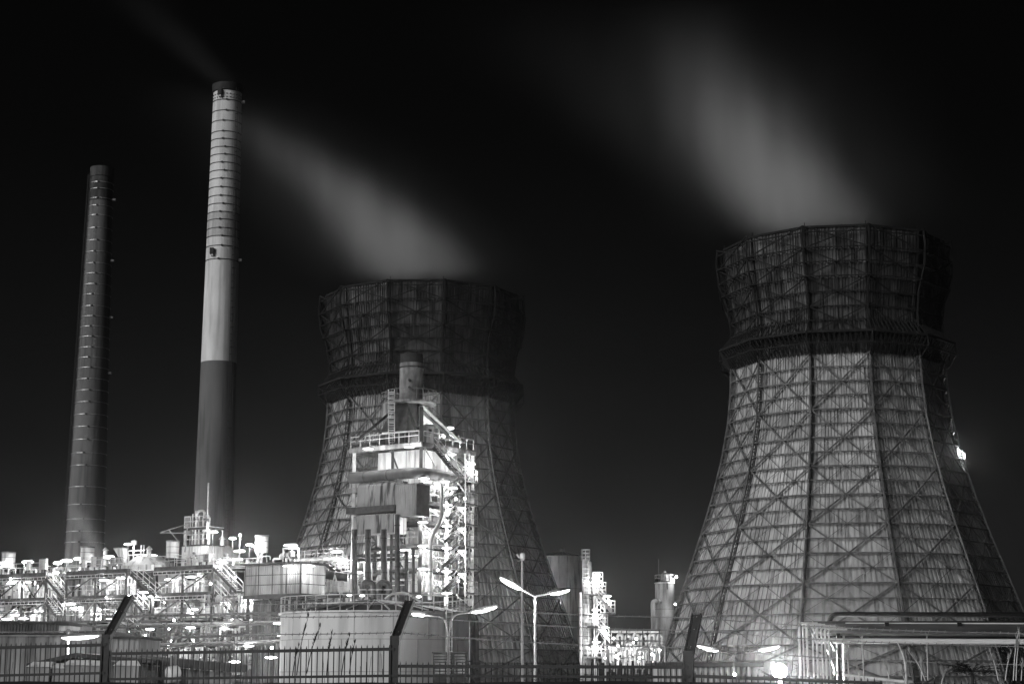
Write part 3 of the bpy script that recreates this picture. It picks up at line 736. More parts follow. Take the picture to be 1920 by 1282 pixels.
# pipe gantry beside it
c = W(262, 1062, 185); t = Thing('pipe_gantry', 'small bright pipe gantry with posts above the white housing', 'gantry', c)
for dx in (-1.0, 0.1, 0.5): t.part('post', MB().bar(c + UX * dx, c + UX * dx + UP * 2.3, 0.12), M_GALV)
for z in (1.3, 1.75): t.part('cross_rail', MB().bar(c - UX * 1.7 + UP * z, c + UX * 0.7 + UP * z, 0.10), M_GALV)
t.part('vent_cap', MB().lathe(c - UX * 1.0 + UP * 2.3, [(0.1, 0), (0.32, 0.1), (0.32, 0.5), (0.05, 0.62)], 10), M_GALV)

# white sheet enclosure with platform, crane boom and vent mast in front of the tall chimney
c = W(362, 1063, 182); c.z = 13.0
t = Thing('sheet_enclosure', 'bright white sheet enclosure on the rack top before the tall chimney', 'enclosure', c)
hE = W(362, 1023, 182).z - 13.0
for k in range(4): t.part('front_sheet', corr(MB(), c - UX * (1.7 - 0.85 * k), c - UX * (0.855 - 0.85 * k), 13.0, 13 + hE, 0.42, 0.03, -VX), M_PALE)
for k in range(2): t.part('side_sheet', corr(MB(), c + UX * 1.7 + VX * (1.3 * k), c + UX * 1.7 + VX * (1.3 * k + 1.29), 13.0, 13 + hE, 0.42, 0.03, UX), M_SHEET)
t.part('rear_sheet', MB().box(c + VX * 2.6 + UP * hE / 2, (3.4, 0.05, hE), (UX, VX, UP)), M_SHEET)
t.part('rear_sheet', MB().box(c - UX * 1.72 + VX * 1.3 + UP * hE / 2, (0.04, 2.6, hE), (UX, VX, UP)), M_SHEET)
t.part('roof', MB().box(c + VX * 1.3 + UP * (hE + 0.06), (3.7, 2.9, 0.12), (UX, VX, UP)), M_DARK)
t.part('brace', MB().bar(c + UX * 0.1 - VX * 0.12 + UP * hE * 0.7, c + UX * 1.5 - VX * 0.12 + UP * 0.3, 0.2), M_MID)
t.part('railing', rail(MB(), [c - UX * 1.8 - VX * 0.6, c + UX * 1.8 - VX * 0.6], 1.1, 0.9, 0.03), M_GALV)
b0 = c + UP * (hE + 0.12) + VX * 1.3
t = Thing('burner_platform', 'pipe-cluttered railed platform on the white enclosure, chimney behind', 'platform', b0)
deck_part(t, b0 - UX * 1.6 - VX * 1.2 + UP * 1.9, b0 + UX * 1.9 - VX * 1.2 + UP * 1.9, VX * 2.4, 0.2, M_GALV)
for s_ in (-1.5, 0.0, 1.8):
    for d in (-1.1, 1.1): t.part('post', MB().bar(b0 + UX * s_ + VX * d, b0 + UX * s_ + VX * d + UP * 1.6, 0.11), M_GALV)
t.part('railing', rail(MB(), [b0 - UX * 1.6 - VX * 1.15 + UP * 1.9, b0 + UX * 1.9 - VX * 1.15 + UP * 1.9], 1.1, 0.9, 0.03), M_GALV)
t.part('railing', rail(MB(), [b0 - UX * 1.6 - VX * 1.15, b0 + UX * 1.9 - VX * 1.15], 1.1, 0.9, 0.03), M_GALV)
t.part('cabinet', MB().box(b0 - UX * 1.9 + UP * 2.2, (0.9, 0.9, 2.0), (UX, VX, UP)), M_MID)
for k, (s_, h) in enumerate(((-1.2, 3.4), (-0.8, 3.7), (-0.3, 3.2), (0.4, 2.6), (1.2, 2.9))): t.part('standpipe', MB().tube([b0 + UX * s_ - VX * 0.3, b0 + UX * s_ - VX * 0.3 + UP * h], 0.09, 8), M_GALV)
pipe_thing([b0 - UX * 0.2 - VX * 0.8 + UP * 1.9, b0 - UX * 0.2 - VX * 0.8 + UP * 3.6, b0 + UX * 0.9 - VX * 0.8 + UP * 3.6, b0 + UX * 0.9 - VX * 0.8 + UP * 2.8], 0.14, 'bright inverted pipe loop over the burner platform', None, M_GALV)
v0 = W(389, 985, 181); v1 = W(391, 905, 181)
t = Thing('vent_mast', 'slim pale vent mast rising against the dark chimney shaft', 'mast', v0 - UP * 1.4)
t.part('mast', MB().tube([v0 - UP * 1.4, v0, v1], 0.09, 8, True), M_GALV)
t.part('lower_bend', MB().tube(bend([v0 - UX * 0.6 - UP * 0.5, v0 - UP * 0.5, v0 + UP * 0.3], 0.4), 0.15, 8), M_GALV)
t.part('valve', MB().box(v0 + UP * 0.6, (0.35, 0.35, 0.3)), M_MID)
q0, q1, q2 = W(300, 998, 182), W(352, 982, 182), W(348, 999, 182)
t = Thing('crane_boom', 'thin boom with stays jutting left over the drum', 'boom', q2)
t.part('boom_beam', MB().bar(q0, q2, 0.1), M_MID); t.part('stay', MB().bar(q0, q1, 0.08), M_MID); t.part('strut', MB().bar(W(316, 992, 182), W(334, 1014, 182), 0.09), M_MID)
t.part('boom_post', MB().bar(q2 - UP * 2.0, q1, 0.12), M_MID)

# ------------------------------------------------------------------ corrugated shed on legs
C0 = W(563, 1112, 160); zf = C0.z; ztop = W(563, 1056, 160).z; C0.z = 0
Lf = (563 - 452) / FPX * 166 / CT; Ls = 3.6
t = Thing('corrugated_shed', 'boxy corrugated shed on legs with lit eaves, left of the furnace', 'shed', C0)
shed = t
A = lambda s_, d, z: C0 - UX * s_ + VX * d + UP * z
hz = [zf, zf + (ztop - zf) * 0.33, zf + (ztop - zf) * 0.66, ztop]
for i in range(4):
    for j in range(3):
        a_, b_ = Lf * (i + 1) / 4 - 0.03, Lf * i / 4 + 0.03
        t.part('cladding_sheet', corr(MB(), A(a_, 0, 0), A(b_, 0, 0), hz[j] + 0.03, hz[j + 1] - 0.03, 0.26, 0.05, -VX), M_SHEET)
for i in range(2):
    for j in range(3):
        t.part('cladding_sheet', corr(MB(), A(0, Ls * i / 2 + 0.03, 0), A(0, Ls * (i + 1) / 2 - 0.03, 0), hz[j] + 0.03, hz[j + 1] - 0.03, 0.26, 0.05, UX), M_PALE)
b = MB()
for z in hz[1:3]: b.bar(A(Lf, 0.03, z), A(0, 0.03, z), 0.06, 0.1).bar(A(0.03, 0, z), A(0.03, Ls, z), 0.06, 0.1)
for i in range(5): b.bar(A(Lf * i / 4, 0.03, zf), A(Lf * i / 4, 0.03, ztop), 0.1)
t.part('frame', b, M_DARK)
t.part('inner_wall', MB().box(A(Lf / 2, Ls / 2, (zf + ztop) / 2), (Lf - 0.1, Ls - 0.1, ztop - zf - 0.05), (UX, VX, UP)), M_DARK)
t.part('roof', MB().box(A(Lf / 2, Ls / 2 - 0.1, ztop + 0.1), (Lf + 0.5, Ls + 0.7, 0.16), (UX, VX, UP)), M_DARK)
t.part('floor_beam', MB().bar(A(Lf + .1, 0, zf - 0.2), A(-.1, 0, zf - 0.2), 0.3, 0.36).bar(A(0, 0, zf - 0.2), A(0, Ls, zf - 0.2), 0.3, 0.36), M_DARK)
for s_ in (0.3, Lf / 2, Lf - 0.3):
    for d in (0.2, Ls - 0.2): t.part('leg', MB().bar(A(s_, d, 0), A(s_, d, zf - 0.38), 0.28), M_DARK)
# dark clad lower block under the shed
t = Thing('clad_block', 'dark clad block with open grid front beneath the corrugated shed', 'building', A(Lf * 0.7, 0.8, 0))
for i in range(4): t.part('cladding_sheet', corr(MB(), A(Lf - 0.3 - i * 1.5, 0.9, 0), A(Lf - 1.76 - i * 1.5, 0.9, 0), 1, zf - 0.6, 0.3, 0.05, -VX), M_DSHEET)
t.part('roof', MB().box(A(Lf / 2, 2.2, zf - 0.5), (Lf - 0.5, 2.5, 0.12), (UX, VX, UP)), M_DARK)
t.part('brace', MB().bar(A(Lf - 2, 0.7, 6.4), A(Lf - 4.5, 0.7, 9.4), 0.1).bar(A(Lf - 4.5, 0.7, 6.4), A(Lf - 2, 0.7, 9.4), 0.1), M_MID)
clutter(s_of(452), s_of(600), 13.2, 14.3, 2.0, 5.0, 12, 2, 400, 'bright pipe bend crowding the shed roof', 'small pale vessel on the shed roof', 'pipes on the shed roof', 'vessels on the shed roof')
# portal frame and big bright duct right of it
c = W(545, 1052, 166)
t = Thing('portal_frame', 'bright steel portal frame on the shed roof carrying a lamp', 'frame', c)
for dx in (-0.75, 0.75): t.part('post', MB().bar(c + Vector((dx, 0, -0.2)), c + Vector((dx, 0, 1.25)), 0.12), M_GALV)
t.part('head_beam', MB().bar(c + Vector((-0.8, 0, 1.25)), c + Vector((0.8, 0, 1.25)), 0.14), M_GALV)
t.part('hanging_fan', MB().lathe(c + Vector((0.05, 0.1, 0.3)), [(0.1, 0), (0.3, 0.15), (0.3, 0.6), (0.12, 0.75)], 10), M_MID)
a, b_ = W(552, 1052, 170), W(650, 1044, 172)
t = Thing('overhead_duct', 'long bright round duct running from shed roof towards the furnace', 'duct', a)
t.part('duct_run', MB().tube([a, a.lerp(b_, 0.5), b_], 0.26, 12), M_GALV, smooth=True)
t.part('railing', rail(MB(), [a - VX * 0.5 + UP * 0.1, b_ - VX * 0.5 + UP * 0.1], 0.8, 1.2, 0.026), M_GALV)
a, b_ = W(602, 1076, 167), W(652, 1082, 167)
t = Thing('dark_duct', 'fat dark duct sloping into the furnace above a light A-frame', 'duct', a)
t.part('duct_run', MB().tube([a, a.lerp(b_, 0.5), b_], 0.42, 12), M_DARK, smooth=True); t.part('flange', MB().tube([a.lerp(b_, 0.5), a.lerp(b_, 0.54)], 0.5, 12), M_MID)
t = Thing('a_frame', 'pale A-frame support under the dark duct', 'support', W(627, 1112, 166))
for px in (617, 637): t.part('leg', MB().bar(W(628, 1078, 166), W(px, 1112, 166), 0.12), M_GALV)
t.part('tie', MB().bar(W(622, 1096, 166), W(633, 1096, 166), 0.08), M_GALV)
t = Thing('gallery_walkway', 'bright railed gallery with stair between shed and furnace', 'walkway', W(600, 1070, 169))
a, b_ = W(604, 1071, 169), W(652, 1069, 169)
deck_part(t, a, b_, VX * 1.6, 0.25, M_GALV)
t.part('railing', rail(MB(), [a, b_], 1.1, 0.6, 0.035, (1.0, 0.7, 0.4)), M_GALV)
t.part('railing', rail(MB(), [a + VX * 1.6, b_ + VX * 1.6], 1.1, 0.6, 0.035, (1.0, 0.7, 0.4)), M_GALV)
a, b_ = W(592, 1112, 166), W(650, 1110, 167)
t2 = Thing('gallery_walkway', 'lower dark gallery at the shed floor, right of the shed', 'walkway', a)
deck_part(t2, a, b_, VX * 1.6, 0.3); t2.part('railing', rail(MB(), [a, b_], 1.1, 0.9, 0.03), M_GALV)
t2.part('backing_sheet', corr(MB(), a + VX * 1.7, b_ + VX * 1.7, a.z, a.z + 1.6, 0.3, 0.05, -VX), M_PALE)
stair(W(606, 1055, 167.5), W(628, 1071, 167.5), VX * 0.8, 'short bright stair over the gallery beside the furnace', None)
for px in (597, 645): t2.part('leg', MB().bar(Vector((W(px, 1111, 166.5).x, 166.6, 0)), W(px, 1114, 166.6), 0.2), M_DARK)

# ------------------------------------------------------------------ lower pipe bridge and ground-level pipework
def bridge(pa, pb, Y0, Y1, py0, py1, h, label, npipes=5):
    a, b_ = W(pa, py0, Y0), W(pb, py1, Y1); d = (b_ - a); n = max(2, round(d.length / 4)); dn = d.normalized(); w = Vector((-dn.y, dn.x, 0))
    t = Thing('pipe_bridge', label, 'pipe bridge', Vector((a.x, a.y, 0)), 'pipe bridges at the foot of the rack')
    for o_ in (0, 1.6):
        for z in (0, h): t.part('chord', MB().bar(a + w * o_ + UP * z, b_ + w * o_ + UP * z, 0.10, 0.13), M_DARK)
    for i in range(n):
        p, q = a + d * (i / n), a + d * ((i + 1) / n); m_ = (p + q) / 2
        t.part('lattice', MB().bar(p, m_ + UP * h, 0.05).bar(m_ + UP * h, q, 0.05).bar(p, p + UP * h, 0.06), M_DARK)
    for i in range(n + 1):
        p = a + d * (i / n)
        for o_ in (0, 1.6): t.part('leg', MB().bar(Vector((p.x, p.y, 0)) + w * o_, p + w * o_, 0.22), M_DARK)
    for k in range(npipes):
        o_ = 0.1 + 1.4 * k / npipes; r = (0.05, 0.08, 0.04, 0.06, 0.09)[k % 5]
        t.part('pipe', MB().tube([a + w * o_ + UP * (0.12 + r), b_ + w * o_ + UP * (0.12 + r)], r, 8), (M_MID, M_INSUL, M_DARK)[k % 3], smooth=True)
    return t
bridge(168, 545, 150, 140, 1176, 1168, 0.9, 'long dark pipe bridge crossing low before the rack, from fence arm to white tank')
bridge(285, 520, 136, 131, 1212, 1205, 0.7, 'lower pipe bridge right above the black fence rail')
t = Thing('v_support', 'dark V-shaped support standing before a bright bay, left of the tank', 'support', W(355, 1225, 137))
for (x0, y0, x1, y1) in ((345, 1178, 366, 1218), (336, 1180, 305, 1240)): t.part('leg', MB().bar(W(x0, y0, 137), W(x1, y1, 137), 0.22), M_DARK)
t.part('tie', MB().bar(W(320, 1211, 137), W(372, 1210, 137), 0.16), M_MID)
def yard(xa, xb, z0, z1, off0, off1, npipe, nves, seed, lb):
    clutter(s_of(xa), s_of(xb), z0, z1, off0, off1, npipe, nves, seed, 'pale pipe in the crowded pipework ' + lb, 'pale upright vessel in the crowded pipework ' + lb, 'pipework ' + lb, 'vessels ' + lb)
yard(240, 400, 2.0, 5.0, -9, -3, 24, 3, 501, 'at the foot of the white-enclosure bay')
yard(400, 530, 2.0, 5.0, -9, -3, 30, 4, 502, 'between dark block and white tank')
yard(400, 478, 5.2, 7.6, -2, 1, 26, 3, 503, 'below the dark shed stair')
yard(400, 478, 7.8, 10.2, -2, 1, 26, 2, 504, 'at the landing of the dark shed stair')
yard(150, 290, 3.0, 6.0, -8, -3, 22, 2, 505, 'behind the low corrugated hut')
yard(0, 120, 5.0, 7.5, -5, -1, 12, 2, 506, 'over the warehouse roof at the far left')
# pale backing sheds behind that pipework, lit by its lamps
for i, (xa, xb, z0, z1, d, lb) in enumerate(((402, 478, 5.2, 10.1, 1.4, 'pale sheet wall behind the grid of pipes right of the dark stair'), (300, 398, 1.0, 4.8, -2.2, 'pale sheet wall glowing behind the V-shaped support'), (420, 528, 1.0, 4.8, -2.4, 'pale sheet wall low down left of the white tank'), (150, 285, 2.0, 7.4, -1.6, 'pale sheet wall behind the low corrugated hut'))):
    sa, sb = s_of(xa), s_of(xb); t = Thing('sheet_wall', lb, 'wall', F(sa, d, 0), 'sheet walls at the foot of the rack'); n = max(2, round((sa - sb) / 1.5))
    for k in range(n):
        if k % 4 == 2: continue
        t.part('wall_panel', corr(MB(), F(sa + (sb - sa) * k / n - 0.03, d, 0), F(sa + (sb - sa) * (k + 1) / n + 0.03, d, 0), z0, z1 - (0.6 if k % 3 == 0 else 0), 0.3, 0.05, -VX), (M_PALE, M_SHEET)[k % 2])
    for z in (z0 + 0.3, (z0 + z1) / 2, z1 - 0.3): t.part('wall_rail', MB().bar(F(sa, d - 0.1, z), F(sb, d - 0.1, z), 0.1), M_DARK)
    for s_ in (sa, sb): t.part('post', MB().bar(F(s_, d - 0.1, 0), F(s_, d - 0.1, z1), 0.16), M_DARK)
hdrum(W(316, 1262, 60), W(333, 1259, 60.2), 0.24, 'small pale lying vessel just above the black bank left of centre', None, M_PALE)

r_ = random.Random(77); BNS = ('leftmost bay', 'bay before the far-left chimney', 'bay under the white enclosure')
for j, (sa, sb) in enumerate(SPOTS):
    for q in range(7):
        s_ = sb + (sa - sb) * r_.random(); z = r_.choice((13.0, 13.0, 10.3, 7.7)); w, h = 0.4 + 0.5 * r_.random(), 0.6 + 0.6 * r_.random(); c = F(s_, 0.35, z)
        t = Thing('junction_box', 'small pale box standing at the deck edge of the ' + BNS[j], 'box', c, 'small boxes at the deck edges of the ' + BNS[j])
        t.part('case', MB().box(c + UP * (0.35 + h / 2), (w, 0.3, h), (UX, VX, UP)), r_.choice((M_PALE, M_SHEET))); t.part('stand', MB().bar(c, c + UP * 0.35, 0.1), M_DARK); t.part('lid', MB().box(c + UP * (0.37 + h), (w + 0.06, 0.36, 0.04), (UX, VX, UP)), M_MID)
    for z in (12.2, 9.6):
        t = Thing('cable_tray', ('upper' if z > 10 else 'lower') + ' cable tray running along the face of the ' + BNS[j], 'cable tray', F(sa, -0.12, z), 'cable trays on the rack face'); b = MB()
        for dz in (0, 0.3): b.bar(F(sa, -0.12, z + dz), F(sb, -0.12, z + dz), 0.05)
        t.part('side_rail', b, M_GALV); b = MB(); n = int((sa - sb) / 0.6)
        for i in range(n + 1): b.bar(F(sa + (sb - sa) * i / n, -0.12, z), F(sa + (sb - sa) * i / n, -0.12, z + 0.3), 0.04)
        t.part('rung', b, M_GALV, kind='stuff')

# ================================================================== FURNACE TOWER
T2 = rad(35); c2, s2 = cos(T2), sin(T2)
FU = Vector((-c2, s2, 0)); FV = Vector((s2, c2, 0))      # leftwards along the left face; back along the right face
FC = W(786, 1200, 165); FC.z = 0
FL = 8.4
H = lambda u, v, z: FC + FU * u + FV * v + UP * z
zh = lambda py: W(786, py, 165).z
AXF = (-FU, FV, UP)
LV = [zh(1108), zh(1063), zh(1018), zh(975), zh(937), zh(905), zh(828)]
t = Thing('furnace_tower', 'floodlit steel frame tower with decks holding the furnace, before the left cooling tower', 'steel frame', FC)
fr = t
for u, v, top in ((0, 0, zh(757)), (FL, 0, LV[-1]), (0, FL, LV[-1] - 0.05), (FL, FL, LV[-1] - .05), (FL * 0.42, 0, LV[-1] - 0.3), (0, FL * 0.5, LV[-1] - .3)):
    t.part('column', MB().bar(H(u, v, 0), H(u, v, top - 0.3), 0.34 if u == 0 or u == FL else 0.26), M_DARK if u < FL * .9 and v == 0 else M_GALV)
for i, z in enumerate(LV):
    if i < 5:
        deck_part(t, H(4.2, 0, z), H(0, 0, z), FV * FL, 0.28, M_MID)
        deck_part(t, H(FL, 2.4, z), H(4.25, 2.4, z), FV * (FL - 2.4), 0.28, M_DARK)
    else: deck_part(t, H(FL + 0.5, -0.2, z), H(-0.2, -0.2, z), FV * (FL + 0.4), 0.4, M_MID, edge=M_MID)
    t.part('railing', rail(MB(), [H(4.2 if i < 5 else FL + 0.4, 0.02 if i < 5 else -0.12, z), H(0.2, 0.02 if i < 5 else -0.12, z), ], 1.1, 1.2, 0.03, (1, 0.6)), M_GALV)
    t.part('railing', rail(MB(), [H(-0.1, 0.3, z), H(-0.1, FL - 1.2 if i < 5 else FL, z)], 1.1, 1.2, 0.03, (1, 0.6)), M_GALV)
    if i: 
        za = LV[i - 1] + 0.1; zb = z - 0.3
        t.part('brace', MB().bar(H(0.0, FL * 0.5, za), H(0, 0.3, zb), 0.12), M_GALV)
        t.part('brace', MB().bar(H(4.0, 0.1, zb), H(2.2, 0.1, za), 0.12), M_DARK)
        t.part('brace', MB().bar(H(0.1, FL * 0.55, zb), H(0.1, FL - 0.3, za), 0.14), M_DARK if i % 2 else M_GALV)
# furnace body inside: pale sheet walls the lamps shine on
t = Thing('furnace', 'pale sheet-clad furnace casing glowing inside the steel frame', 'furnace', H(4, 4, 0))
for a, b_ in zip(LV[:-1], LV[1:]):
    for j in range(3):
        t.part('casing_sheet', corr(MB(), H(1.6, 2.0 + 2.0 * j, 0), H(1.6, 3.95 + 2.0 * j, 0), a + 0.12, b_ - 0.4, 0.4, 0.03, -FU), M_PALE)
    for j in range(3):
        t.part('casing_sheet', corr(MB(), H(7.0 - 1.8 * j, 2.0, 0), H(5.25 - 1.8 * j, 2.0, 0), a + 0.12, b_ - 0.4, 0.4, 0.03, -FV), M_PALE if b_ > LV[-2] else (M_SHEET, M_DSHEET, M_PALE)[j])
t.part('inner_wall', MB().box(H(4.3, 5.0, (LV[0] + LV[-1]) / 2), (5.3, 5.9, LV[-1] - LV[0] - 0.5), AXF), M_DARK)
t.part('lower_wall', MB().box(H(4.3, 5.0, LV[0] / 2), (5.3, 5.9, LV[0] - 0.5), AXF), M_DSHEET)
# large curved header duct under the upper deck
def curved_box(u0, u1, v0, v1, z0, z1): return MB().box((H(u0, v0, z0) + H(u1, v1, z1)) / 2, (abs(u1 - u0), abs(v1 - v0), z1 - z0), AXF)
M_DUCT = mat('dull_duct', 0.05, 0.10, 0.8, (1, 1, 0.4))
t = Thing('header_duct', 'fat plain grey duct wrapped round the furnace under the upper gallery', 'duct', H(4, -0.5, zh(920)))
zc = zh(887) + 0.3; rr = 0.55
ptsd = bend([H(FL - 0.2, -0.75, zc - .3), H(-0.2, -0.75, zc - .3), H(-0.2, FL - 1.0, zc - .3)], 1.6, 6)
t.part('duct_run', MB().tube(ptsd, rr, 16), M_DUCT, smooth=True)
for f in (2, 5): t.part('flange', MB().tube([ptsd[0].lerp(ptsd[1], f / 7), ptsd[0].lerp(ptsd[1], f / 7 + 0.015)], rr * 1.06, 16), M_DARK)
# stack with its cone, struts and ring platform
cS = W(771, 745, 171); zp = cS.z; ztp = W(771, 665, 171).z; rS = 22.5 * 171 / FPX
t = Thing('furnace_stack', 'short grey stack with black rim on top of the furnace', 'stack', Vector((cS.x, cS.y, zp - 4)))
c0 = Vector((cS.x, cS.y, 0))
t.part('shell', MB().lathe(c0, [(rS, zp - 0.6), (rS, W(771, 682, 171).z)], 32, False), M_MID, smooth=True)
t.part('black_rim', MB().lathe(c0, [(rS - 0.1, W(771, 682, 171).z), (rS * 0.99, W(771, 682, 171).z), (rS * 0.97, ztp), (rS - 0.25, ztp), (rS - 0.25, ztp - 2)], 32, False), M_ROOF, smooth=True)
t.part('band', MB().lathe(c0, [(rS, W(771, 690, 171).z - 0.06), (rS + 0.06, W(771, 690, 171).z - 0.06), (rS + 0.06, W(771, 690, 171).z + 0.06), (rS, W(771, 690, 171).z + 0.06)], 32, False), M_DARK)
for px, py in ((768, 713), (768, 727)):
    p = W(px, py, 171 - rS); t.part('sampling_port', MB().tube([p + Vector((0, 0.2, 0)), p - Vector((0, 0.25, 0))], 0.15, 10), M_DARK)
rP = 49 * 171 / FPX
pl = t.part('ring_platform', MB().lathe(c0, [(rS, zp - 0.75), (rP, zp - 0.75), (rP, zp - 0.55), (rS, zp - 0.55)], 24, False), M_MID)
rr_ = MB()
for k in range(24):
    a, b_ = 2 * pi * k / 24, 2 * pi * (k + 1) / 24; p, q = c0 + Vector((cos(a) * rP, sin(a) * rP, zp - 0.55)), c0 + Vector((cos(b_) * rP, sin(b_) * rP, zp - 0.55))
    rr_.bar(p, p + UP * 1.1, 0.05)
    for h in (0.55, 1.1): rr_.bar(p + UP * h, q + UP * h, 0.05)
t.part('railing', rr_, M_MID, pl)
zdk = LV[-1]
t.part('breeching_cone', frustum(MB(), Vector((c0.x - 0.75, c0.y, zh(800))), (3.5, 3.3), (rS * 1.5, rS * 1.5), zp - 0.7 - zh(800), (0.35, 0), (-FU, FV)), M_DARK)
t.part('breeching_cone', frustum(MB(), Vector((c0.x + 1.35, c0.y + 0.4, zh(803))), (2.1, 2.6), (rS * 1.0, rS * 1.2), zp - 0.9 - zh(803), (-0.35, 0), (-FU, FV)), M_PALE)
t.part('base_box', MB().box(Vector((c0.x - 0.75, c0.y, (zh(800) + zdk) / 2)), (3.6, 3.4, zh(800) - zdk - 0.02), AXF), M_DARK)
for k in range(5): t.part('stiffener', MB().bar(Vector((c0.x - 0.75, c0.y, zdk)) - FU * (-1.6 + 0.8 * k) - FV * 1.73, Vector((c0.x - 0.75, c0.y, zh(800))) - FU * (-1.6 + 0.8 * k) - FV * 1.73, 0.09), M_MID)
t.part('base_rail', MB().bar(W(716, 812, 168), W(778, 808, 168), 0.14), M_GALV)
for (x0, y0, x1, y1, Y1, m) in ((738, 768, 668, 827, 168, M_DARK), (762, 757, 781, 808, 168, M_DARK), (795, 764, 864, 829, 166.5, M_GALV), (791, 770, 850, 826, 166.3, M_MID)):
    t.part('strut', MB().bar(W(x0, y0, 170 if x0 < 790 else 168.6), W(x1, y1, Y1), 0.24), m)
# small tank and ladder beside it
cT = W(729, 757, 171)
t = Thing('side_tank', 'small pale tank with ladder left of the furnace stack', 'tank', cT - UP * 1.5)
t.part('shell', MB().lathe(cT, [(0.72, -1.6), (0.72, 0.0)], 18), M_SHEET, smooth=True)
t.part('cage', rail(MB(), [cT + Vector((0.75 * cos(a * pi / 4), 0.75 * sin(a * pi / 4), 0)) for a in range(9)], 1.1, 0.6, 0.03), M_MID)
t.part('base_leg', MB().bar(cT - UP * 1.6, Vector((cT.x, cT.y, zdk)), 0.3), M_DARK)
lb = MB(); p, q = W(734, 829, 169), W(734, 730, 169)
for dx in (-0.3, 0.3): lb.bar(p + Vector((dx, 0, 0)), q + Vector((dx, 0, 0)), 0.09)
for i in range(22): lb.bar(p.lerp(q, i / 22) + Vector((-0.3, 0, 0)), p.lerp(q, i / 22) + Vector((0.3, 0, 0)), 0.07)
for i in range(8, 22, 2):
    a = p.lerp(q, i / 22); lb.bar(a + Vector((-0.3, 0, 0)), a + Vector((-0.3, -0.6, 0)), 0.06); lb.bar(a + Vector((0.3, 0, 0)), a + Vector((0.3, -0.6, 0)), 0.06); lb.bar(a + Vector((-0.3, -0.6, 0)), a + Vector((0.3, -0.6, 0)), 0.06)
t.part('ladder', lb, M_GALV)
# cabin on the upper deck
a, b_ = W(798, 828, 167.2), W(824, 830, 168); a.z = b_.z = zdk; t = Thing('analyser_cabin', 'small bright cabin on the furnace top deck by the right strut', 'cabin', (a + b_) / 2)
hC = W(811, 798, 167.6).z - zdk; fw = (b_ - a); fl_ = fw.length; fx = fw / fl_; fy = Vector((-fx.y, fx.x, 0))
for k in range(3): t.part('wall_sheet', corr(MB(), a + fw * (k / 3) + fx * .01, a + fw * ((k + 1) / 3) - fx * .01, zdk, zdk + hC, 0.2, 0.02, -fy), M_PALE)
t.part('side_wall', MB().box(a + fy * 0.8 + UP * hC / 2, (0.05, 1.5, hC), (fx, fy, UP)), M_DARK); t.part('side_wall', MB().box(b_ + fy * 0.8 + UP * hC / 2, (0.05, 1.5, hC), (fx, fy, UP)), M_PALE)
t.part('roof', MB().box((a + b_) / 2 + fy * 0.75 + UP * (hC + 0.05), (fl_ + 0.2, 1.8, 0.1), (fx, fy, UP)), M_MID)
t.part('window', MB().box(a + fw * 0.3 - fy * 0.05 + UP * hC * 0.72, (0.35, 0.06, 0.4), (fx, fy, UP)), M_DARK)
t.part('door', MB().box(a + fw * 0.72 - fy * 0.05 + UP * hC * 0.45, (0.4, 0.05, hC * 0.85), (fx, fy, UP)), M_MID)

# ---- duct work hung on the left face
def ribbed(t, nm, u0, u1, v, z0, z1, m, pitch=0.3, n=1):
    for k in range(n):
        a, b_ = u0 + (u1 - u0) * k / n, u0 + (u1 - u0) * (k + 1) / n
        t.part(nm, corr(MB(), H(a - 0.01, v, 0), H(b_ + 0.01, v, 0), z0, z1, pitch, 0.05, -FV), m)
zA, zB, zC_, zD_, zE = zh(898), zh(946), zh(958), zh(962), zh(998)
t = Thing('waste_heat_drum', 'long pale streaked drum lying across the furnace front, pipe along its top', 'vessel', H(7, -1.2, zB))
mb = MB(); n = 14
for i in range(n + 1):
    a = rad(-60 + 150 * i / n)
pr = []
zmid = (zA + zB) / 2; rD = (zA - zB) / 2
pr = [(-0.95, zB), (-0.95, zA - 0.6), (-0.88, zA - 0.32), (-0.7, zA - 0.12), (-0.4, zA), (0.3, zA)]
for k in range(5):
    mb = MB(); ua, ub = 6.9 - 1.0 * k, 6.9 - 1.0 * (k + 1) + 0.03
    for v, z in pr: mb.v += [H(ua, v - 0.3, z), H(ub, v - 0.3, z)]
    for i in range(len(pr) - 1): mb.f.append((2 * i, 2 * i + 1, 2 * i + 3, 2 * i + 2))
    t.part('shell_course', mb, M_STAIN, smooth=True)
t.part('core', MB().box(H(4.4, 0.1, zmid), (4.8, 0.8, rD * 1.9), AXF), M_DARK)
t.part('top_pipe', MB().tube([H(7.6, -0.9, zA + 0.42), H(1.9, -0.9, zA + 0.42)], 0.2, 10), M_INSUL, smooth=True)
pipe_thing([H(3.4, -0.6, zh(882)), H(2.0, -0.7, zh(893)), H(2.0, -0.8, zh(918))], 0.32, 'grey elbow duct dropping behind the ribbed box', None, M_MID, rb=0.9)
t = Thing('duct_hood', 'big rectangular hood with black drip stains above the dark downpipes', 'duct', H(6, -1.5, zE))
t.part('lintel', MB().box(H(4.85, -0.9, (zB + zC_) / 2), (6.1, 1.7, zB - zC_ - 0.01), AXF), M_DARK)
for k in range(4): t.part('hood_sheet', MB().box(H(6.58 - 1.33 * k, -1.35, (zD_ + zE) / 2), (1.31, 0.06, zD_ - zE), AXF), M_STAIN)
t.part('hood_body', MB().box(H(4.6, -0.5, (zD_ + zE) / 2), (5.2, 1.6, zD_ - zE - 0.02), AXF), M_DARK)
t.part('hood_lip', MB().box(H(4.6, -1.3, zE - 0.05), (5.4, 0.25, 0.16), AXF), M_SHEET)
t.part('side_cheek', MB().box(H(1.72, -0.9, (zD_ + zE) / 2 - 0.1), (0.4, 1.4, zD_ - zE), AXF), M_PALE)
